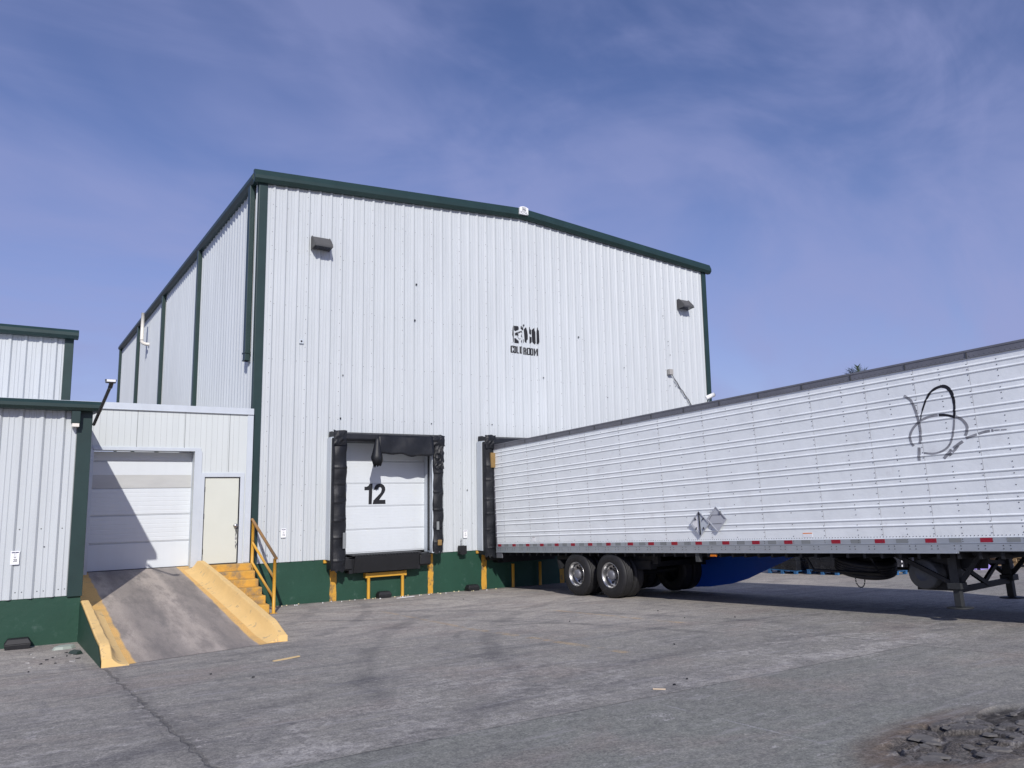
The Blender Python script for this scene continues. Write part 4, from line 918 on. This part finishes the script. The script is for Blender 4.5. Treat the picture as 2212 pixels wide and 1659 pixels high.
# placard holders
def placard(yc, zc, kind, h=.255, w_=.255):
    q = iv @ Vector((7.2, yc, zc)); s, z = -q.y, q.z; x0 = -.022
    fn = lambda a, b, q_: (x0-q_, -(s+a), z+b)
    mb = MB().prism([(-w_,0),(0,-h),(w_,0),(0,h)], fn, .012)
    P1 = T('placard_holder', mb, WF, None, .004, 'diamond placard holder, %s' % ('folded flap with clips' if kind == 0 else 'flat grey cover'))
    rim = MB(); c = [(-w_,0),(0,-h),(w_,0),(0,h)]
    for i in range(4): rim.bar(fn(*c[i], .02), fn(*c[(i+1)%4], .02), .018, .022)
    obj('rim', rim, mat('holder_rim', (.46,.48,.52), .4), P1)
    if kind == 0:
        obj('flap', MB().prism([(-w_*.85,0),(0,-h*.85),(.0,h*.85)], fn, .02), WH, P1); k = MB()
        for a, b in ((-.12,.12),(.12,.12),(-.12,-.13),(.12,-.13)): k.bar(fn(a,b,.03), fn(a*.75,b*.6,.03), .014, .014)
        k.bar(fn(0,h*.95,.03), fn(0,-h*.95,.03), .018, .02); obj('clip', k, BK, P1)
    else:
        obj('cover', MB().prism([(-w_*.9,0),(0,-h*.9),(w_*.9,0),(0,h*.9)], fn, .018), mat('placard_grey', (.46,.48,.52), .5), P1)
        k = MB()
        for a, b, c_, d_ in ((-.12,.09,.12,.09),(-.12,-.09,.12,-.09),(.12,.09,.2,0),(-.12,.09,-.2,0)): k.bar(fn(a,b,.02), fn(c_,d_,.02), .008, .008)
        k.box(x0-.04, x0-.015, -(s+.13), -(s+.09), z+.10, z+.16); obj('ridge', k, DG, P1)
placard(-8.465, 2.09, 0); placard(-8.93, 2.19, 1)
def sticker(X, y, z, w_, h):
    q = iv @ Vector((X, y, z)); T('sticker', MB().box(-.003, 0.0, q.y-w_/2, q.y+w_/2, q.z-h/2, q.z+h/2), SG); T('sticker_print', MB().box(-.0038,-.003,q.y-w_/2,q.y+w_/2,q.z+h/2-.025,q.z+h/2-.008), DUCT if w_ < .2 else OR)
sticker(7.02, -2.45, 1.53, .13, .13); sticker(7.26, -11.03, 1.94, .20, .09)
# underside
T('floor', MB().box(.03, WID-.03, -LEN, -.05, .0, .10), BK)
cmb = MB(); s = .3
while s < LEN: cmb.box(.03, WID-.03, -s-.05, -s, -.10, .0); s += .32
T('crossmember', cmb, BK, label='row of steel crossmembers')
T('slider_frame', MB().box(.45, .55, -6.1, -2.3, -.30, -.10).box(WID-.55, WID-.45, -6.1, -2.3, -.30, -.10).box(.45, WID-.45, -3.0, -2.9, -.45, -.25).box(.45, WID-.45, -4.35, -4.2, -.45, -.25).box(.4,.6,-5.9,-2.8,-.42,-.22).box(WID-.6,WID-.4,-5.9,-2.8,-.42,-.22).box(.5,WID-.5,-5.6,-3.0,-.40,-.28), BK)
R0 = .535
tyre_p = [(.0,.30),(-.015,.33),(-.02,.40),(-.012,.47),(.015,.515),(.035,.530),(.070,R0),(.072,R0-.012),(.082,R0-.012),(.084,R0),(.118,R0),(.120,R0-.012),(.130,R0-.012),(.132,R0),(.158,R0),(.160,R0-.012),(.170,R0-.012),(.172,R0),(.205,R0),(.207,R0-.012),(.217,R0-.012),(.219,R0),(.250,.530),(.270,.515),(.295,.47),(.30,.40),(.29,.30)]
rim_p = [(.29,.30),(.0,.302),(-.012,.305),(-.012,.292),(.01,.275),(.10,.262),(.150,.250),(.162,.20),(.160,.135),(.150,.125),(.10,.12),(.055,.115),(.04,.095),(.035,.0)]
TY = mat('tyre_rubber', (.016,.016,.018), .62, var=.4, vscale=5, bump=.003, bscale=30, dirt=(.07,.065,.06), dirt_lo=.55, dirt_hi=.8, dscale=4)
def wheel(x, s, z, flip=False, full=True):
    f = -1 if flip else 1
    e = T('wheel', MB().lathe([(f*a, r) for a, r in tyre_p], (x, -s, z), 'X', 56), TY)
    if full:
        obj('rim', MB().lathe([(f*a, r) for a, r in rim_p], (x, -s, z), 'X', 48), CH, e)
        for k in range(10):
            hs = MB(); t = 2*math.pi*k/10+.2; c_ = Vector((x+f*.150, -s+.205*math.cos(t), z+.205*math.sin(t))); hs.lathe([(0,.030),(-.004*f*0-.004,.030),(-.004,0)], c_, 'X', 10)
            obj('hand_hole', hs, INK, e)
        nt_ = MB()
        for k in range(10):
            t = 2*math.pi*k/10+.5; nt_.tube([(x+f*.152, -s+.155*math.cos(t), z+.155*math.sin(t)), (x+f*.115, -s+.155*math.cos(t), z+.155*math.sin(t))], .014, 6)
        obj('wheel_nut', nt_, BK, e); obj('hub', MB().lathe([(f*.14,.12),(f*.03,.115),(f*.01,.10),(f*.0,.07),(f*-.005,0)], (x, -s, z), 'X', 24), DG, e)
    return e
AX = [3.62, 4.90]
for s in AX:
    wheel(.01, s, -.55); wheel(.36, s, -.55, full=False); wheel(WID-.01, s, -.55, True, False); wheel(WID-.36, s, -.55, True, False)
    T('axle', MB().tube([(.2, -s, -.55), (WID-.2, -s, -.55)], .07, 12), BK)
T('mudflap_bracket', MB().hexa([(.05,-2.85,-.22),(.5,-2.85,-.22),(.5,-2.95,-.42),(.05,-2.95,-.42)], [(.05,-2.80,-.20),(.5,-2.80,-.20),(.5,-2.86,-.44),(.05,-2.86,-.44)]), BK)
q = iv @ Vector((7.16, -8.74, 1.47)); T('side_marker_lamp', MB().hexa([(.0,q.y-.09,-.09),(.0,q.y+.09,-.09),(.0,q.y+.07,-.03),(.0,q.y-.07,-.03)], [(.05,q.y-.09,-.09),(.05,q.y+.09,-.09),(.05,q.y+.08,-.03),(.05,q.y-.08,-.03)]), OR, None, .012)
T('lamp_bracket', MB().box(.0,.1,q.y-.16,q.y+.16,-.035,.0).box(.02,.12,q.y+.4,q.y+.5,-.2,0), GS)
# blue skirt on the far side
def fq(y, z): v = iv @ Vector((9.8, y, z)); return (v.y, v.z)
skp = [fq(-5.05,.30), fq(-5.05,.36), fq(-5.50,.42), fq(-5.52,1.32), fq(-9.2,1.52), fq(-8.9,1.33), fq(-8.0,.93), fq(-7.4,.66), fq(-6.9,.50), fq(-6.2,.37), fq(-5.6,.31)]
T('side_skirt', MB().prism(skp, lambda a, b, d_: (WID-.04+d_, a, b), .02), BL, None, 0, 'blue skirt panel under the far side')
# spare tyre cage
sp_ = MB().tube([(.25,-10.15,.0),(.28,-10.32,-.34),(.30,-11.62,-.38),(.28,-11.42,.0)], .028, 10).tube([(1.5,-10.15,.0),(1.5,-10.3,-.34),(1.5,-11.5,-.38),(1.5,-11.45,.0)], .028, 10).bar((.28,-10.9,-.37),(1.5,-10.9,-.37),.05); T('spare_wheel_cage', sp_, BK)
st2 = MB().lathe([(a-.15, r) for a, r in tyre_p]+[(.14,.30),(.0,.28),(-.15,.30)], (0,0,0), 'Z', 40)
M2 = Matrix.Translation((.90,-11.0,-.26)) @ Matrix.Rotation(R(12), 4, 'X') @ Matrix.Rotation(R(-6), 4, 'Y')
st2.v = [tuple(M2 @ Vector(v)) for v in st2.v]; T('spare_wheel', st2, TY)
chn = MB()
for i in range(9):
    t = math.pi*i/8; c0 = Vector((.42, -11.15-.09*math.cos(t), -.50-.14*math.sin(t))); t2 = math.pi*(i+.8)/8; c1_ = Vector((.42, -11.15-.09*math.cos(t2), -.50-.14*math.sin(t2))); chn.tube([c0, c1_], .011, 5)
T('chain', chn, GS)
# fuel tank, across the trailer, round end to the side
q = iv @ Vector((7.75,-12.88,1.335)); T('fuel_tank', MB().lathe([(.0,0),(.0,.10),(-.012,.11),(-.012,.125),(.0,.135),(.0,.225),(.02,.25),(1.0,.25),(1.03,.22),(1.03,0)], (q.x,q.y,q.z), 'X', 40), mat('tank_grey', (.085,.09,.095), .5, var=.15, vscale=3)); T('tank_bracket', MB().box(q.x+.3,q.x+.4,q.y-.28,q.y+.28,q.z-.29,.0).box(q.x+.2,q.x+.7,q.y-.35,q.y-.1,q.z-.28,q.z-.1), BK)
# landing gear
lgx = [.40, WID-.45]; ls = 12.85
for i, x in enumerate(lgx):
    e = T('landing_leg', MB().box(x-.07, x+.07, -ls-.07, -ls+.07, -.56, .0).box(x-.055, x+.055, -ls-.055, -ls+.055, -.88, -.50).box(x-.11,x+.11,-ls-.11,-ls+.11,-.60,-.50), LEG, None, .008)
    obj('foot', MB().lathe([(0,0),(0,.19),(-.012,.20),(-.02,.19),(-.02,0)], (x,-ls,-.885), 'Z', 24), LEG, e)
lb_ = MB().bar((.40,-ls,-.58),(.40,-ls-.48,.0),.05,.07).bar((.40,-ls,-.55),(.40,-ls+1.05,-.02),.05,.07).bar((WID-.45,-ls,-.55),(WID-.45,-ls-.5,0),.05,.07).bar((.4,-ls,-.62),(WID-.45,-ls,-.60),.07,.09).bar((.4,-ls-.02,-.16),(1.40,-ls-.02,-.60),.05,.07).bar((1.36,-ls+.04,-.60),(WID-.45,-ls+.04,-.12),.05,.07).bar((WID-.45,-ls,-.55),(WID-.45,-ls+.6,0),.05,.07).bar((.4,-ls,-.12),(WID-.45,-ls-.0,-.30),.05,.06)
T('landing_brace', lb_, BK)
T('coupler_plate', MB().box(.3, WID-.3, -LEN+.2, -13.2, -.06, .0).hexa([(.35,-12.1,-.02),(.35,-13.3,-.02),(WID-.35,-13.3,-.02),(WID-.35,-12.1,-.02)], [(.35,-11.9,-.0),(.35,-13.35,-.0),(WID-.35,-13.35,-.0),(WID-.35,-11.9,-.0)]).prism([(-11.9,0),(-12.25,-.12),(-12.9,-.28),(-13.3,-.28),(-13.35,0)], lambda a, b, d_: (.52+d_, a, b), .03), BK)
T('reefer_unit', MB().box(.35, WID-.35, -LEN-.55, -LEN, 1.0, 2.9), WF, None, .06)
# ================================================================== GOODS BEYOND THE TRAILER
def pallet(x, y, rot, m_, label, layers=1, group='pallets standing beyond the trailer', wpl=1.1):
    t = thing('pallet', label, 'pallet', (x, y, gz0(x, y)), group); t.rotation_euler.z = rot
    mb = MB()
    for l in range(layers):
        z = l*.15
        for yy_ in (-.5, 0, .5): mb.box(-wpl/2, wpl/2, yy_-.05, yy_+.05, z, z+.02)
        for yy_ in (-.5, 0, .5):
            for xx_ in (-wpl/2+.06, 0, wpl/2-.06): mb.box(xx_-.05, xx_+.05, yy_-.05, yy_+.05, z+.02, z+.115)
        for k in range(6): mb.box(-wpl/2+k*wpl/6+.015, -wpl/2+(k+1)*wpl/6-.015, -.56, .56, z+.115, z+.135)
    obj('deck', mb, m_, t); return t
def wrapped(x, y, rot, z0, h, label, labels=0, cols_=3, wx=1.0, wy=1.05):
    t = thing('wrapped_load', label, 'wrapped load', (x, y, gz0(x, y)+z0), 'dark wrapped loads beyond the trailer'); t.rotation_euler.z = rot
    mb = MB(); r3 = random.Random(int(x*10+y))
    for i in range(cols_):
        a = -wx/2+i*wx/cols_; n_ = max(2, int(h/.28))
        for j in range(n_): 
            e = r3.uniform(-.012,.012); mb.box(a+.004, a+wx/cols_-.004, -wy/2+e, wy/2+e, j*h/n_+.003, (j+1)*h/n_-.003)
    obj('boxes', mb, WRAP, t, .01)
    if labels:
        lb2 = MB(); z = .08
        while z < h-.1: lb2.box(-wx/2-.02, -wx/2-.012, .1, .18, z, z+r3.uniform(.05,.1)); lb2.box(.28, .34, -wy/2-.025, -wy/2-.018, z+.03, z+.09); z += .13
        obj('label', lb2, WH, t)
    return t
pallet(16.9, -3.3, .02, PB, 'blue pallet under the leftmost dark wrapped load'); wrapped(16.9, -3.3, .02, .137, 1.3, 'leftmost dark wrapped load beyond the trailer')
pallet(17.0, -4.75, .0, PB, 'blue pallet under the second dark wrapped load'); wrapped(17.0, -4.75, 0, .137, 1.35, 'second dark wrapped load from the left beyond the trailer', 0)
pallet(17.3, -6.2, .04, PB, 'blue pallet at the near end of the load row'); wrapped(17.35, -6.15, .04, .137, 1.4, 'dark wrapped load with white labels behind the spare wheel', 1)
pallet(19.0, -6.0, .1, WD, 'raw wood pallet under a labelled wrapped load'); wrapped(19.05, -5.9, .1, .137, 1.4, 'dark wrapped load on a raw wood pallet', 1)
pallet(21.8, -7.2, .3, WD, 'stack of three raw wood pallets behind the landing gear', 3); pallet(22.7, -8.4, -.2, WD, 'stack of four raw wood pallets at the right edge', 4); pallet(24.6, -7.2, .1, WD, 'farther stack of raw wood pallets beyond the landing gear', 4)
wrapped(24.5, -5.2, .1, .0, 1.3, 'dark wrapped load farthest right behind the pallets'); wrapped(26.5, -8.2, .1, .0, 1.3, 'dark wrapped load standing behind the right pallet stack'); wrapped(26.8, -10.0, .1, .0, 1.3, 'dark wrapped load at the far right edge')
t = thing('egg_tray_stack', 'small stack of purple moulded trays beside the wood pallets', 'trays', (20.75, -7.35, gz0(20.75, -7.35)))
eg = MB(); vs = []; n_ = 25
for j in range(n_):
    for i in range(n_): vs.append((-.35+.7*i/(n_-1), -.28+.2*j/(n_-1)*.6, .02+.42*j/(n_-1)+.03*math.sin(i*1.9)*math.sin(j*1.9)))
eg.add(vs, [(j*n_+i, j*n_+i+1, (j+1)*n_+i+1, (j+1)*n_+i) for j in range(n_-1) for i in range(n_-1)], True); eg.box(-.35,.35,-.15,.25,0,.42); obj('tray', eg, PU, t)
# palm beyond
t = thing('palm_tree', 'distant palm whose crown shows above the trailer roof', 'palm tree', (60, 20.9, -.5))
obj('trunk', MB().tube([(0,0,0),(.1,0,6),(0,0,12.4)], [.32,.24,.22], 10), BARK, t)
pf_ = MB(); r_ = random.Random(12)
for k in range(46):
    az = r_.uniform(0, 2*math.pi); el = r_.uniform(-.5, 1.35); Ln = r_.uniform(1.5, 2.0); pts = []
    d0 = Vector((math.cos(az)*math.cos(el), math.sin(az)*math.cos(el), math.sin(el))); p = Vector((0,0,12.5))
    for i in range(9):
        pts.append(p.copy()); d0.z -= .05; d0.normalize(); p = p+d0*Ln/8
    side = d0.cross(Vector((0,0,1))).normalized()
    for i in range(3, 9):
        for sgn in (-1, 1):
            for q in range(2):
                a = pts[i].lerp(pts[i-1], q*.5); tip = a+side*sgn*.42*(1-abs(i-6)/7)+(pts[i]-pts[i-1]).normalized()*.38+Vector((0,0,r_.uniform(-.1,.05))); w_ = (pts[i]-pts[i-1])*.22
                pf_.add([a-w_, a+w_, tip], [(0,1,2)])
    pf_.tube(pts, [.03-.003*i for i in range(9)], 4)
obj('crown', pf_, FR, t)
# ================================================================== SMALL LITTER
def lump(name, x, y, sx, sy, sz, m_, label, cat, rot=0, seed=1, n_=7, group=None):
    r3 = random.Random(seed); P3 = [(math.cos(2*math.pi*k/n_)*r3.uniform(.75,1), math.sin(2*math.pi*k/n_)*r3.uniform(.75,1)) for k in range(n_)]
    mb = MB(); mb.add([(a*sx, b*sy, 0) for a, b in P3]+[(a*sx*.8, b*sy*.8, sz*r3.uniform(.7,1)) for a, b in P3], [tuple(range(n_, 2*n_))]+[(i, (i+1)%n_, n_+(i+1)%n_, n_+i) for i in range(n_)])
    o = obj(name, mb, m_); o.location = (x, y, gz0(x, y)+.001); o.rotation_euler.z = rot; return tag(o, label, cat, group)
sk_ = obj('wood_stick', MB().box(-.21,.21,-.018,.018,0,.015), mat('pale_stick', (.60,.45,.24), .8)); sk_.location = (-1.86,-9.02,gz0(-1.86,-9.02)+.002); sk_.rotation_euler.z = .28; tag(sk_, 'pale wooden stick lying on the yard in front of the ramp', 'stick')
sk_ = obj('wood_stick', MB().box(-.065,.065,-.008,.008,0,.01), mat('pale_stick2', (.62,.50,.36), .8)); sk_.location = (.48,-14.06,gz0(.48,-14.06)+.002); sk_.rotation_euler.z = -.75; tag(sk_, 'short pale splinter beside the slab joint', 'stick')
sk_ = obj('plastic_strip', MB().box(-.28,.28,-.012,.012,0,.012), SG); sk_.location = (4.0,-.62,gz0(4,-.62)+.002); sk_.rotation_euler.z = .12; tag(sk_, 'thin white strip on the ground beside the bait box', 'plastic strip')
lump('plastic_scrap', -4.35,-5.1,.20,.10,.06, mat('pale_green_plastic', (.33,.38,.34), .5), 'pale greenish broken plastic piece near the left foundation', 'plastic scrap', .3, 2)
bp_ = obj('plastic_cover', MB().hexa([(-.16,-.09,0),(.16,-.09,0),(.16,.09,0),(-.16,.09,0)], [(-.13,-.05,.06),(.13,-.05,.06),(.13,.05,.08),(-.13,.05,.08)]), mat('black_green_plastic', (.02,.035,.03), .4)); bp_.scale = (.7,.6,.6); bp_.location = (-4.24,-5.95,gz0(-4.3,-6.15)+.002); bp_.rotation_euler = (0,0,-1.1); tag(bp_, 'broken black plastic cover against the green ramp side', 'plastic cover')
r_ = random.Random(21)
for i in range(16):
    x, y = r_.uniform(-4.9,-4.2), r_.uniform(-7.2,-5.3); lump('plastic_scrap', x, y, r_.uniform(.02,.06), r_.uniform(.012,.03), .012, BK if i % 2 else DUCT, 'small dark chip scattered left of the ramp', 'chip', r_.uniform(0,3), i, 6, 'small chips scattered left of the ramp')
CREAM = mat('cream_bits', (.75,.66,.40), .6)
for i in range(34):
    x = r_.uniform(.6, 7.4); y = -r_.uniform(.05,.42); lump('food_scrap', x, y, r_.uniform(.012,.03), r_.uniform(.012,.022), .022, CREAM if i % 3 else WH, 'tiny cream coloured bit at the foot of the green wall', 'scrap', r_.uniform(0,3), i+50, 6, 'tiny bits along the foot of the green wall')
for i in range(15):
    x, y = r_.uniform(-5,6.5), r_.uniform(-14.5,-1.6)
    if -4.2 < x < -1 and y > -8.2: continue
    lump('pebble', x, y, r_.uniform(.012,.03), r_.uniform(.010,.025), .015, BK, 'small dark pebble lying on the open yard', 'pebble', r_.uniform(0,3), i+90, 6, 'small dark pebbles on the open yard')

# broken asphalt pieces in the hole
r_ = random.Random(77); ASP = mat('broken_asphalt', (.145,.138,.13), .9, var=.35, vscale=12, bump=.006, bscale=60)
for i in range(46):
    a = r_.uniform(0, 6.28); q = math.sqrt(r_.uniform(0, 1)); x, y = PH[0]+1.1*q*math.cos(a), PH[1]+.39*q*math.sin(a)
    sx = r_.choice([.03,.04,.06,.09,.13])*r_.uniform(.8, 1.2)
    o = lump('asphalt_chunk', x, y, sx, sx*r_.uniform(.55, .9), .006+sx*.09, ASP, 'rough grey piece of broken asphalt in the pothole', 'asphalt chunk', r_.uniform(0, 3), i+200, 7, 'broken asphalt pieces in the pothole')
    o.location.z -= .014; o.rotation_euler.x = r_.uniform(-.12, .12); o.rotation_euler.y = r_.uniform(-.12, .12)
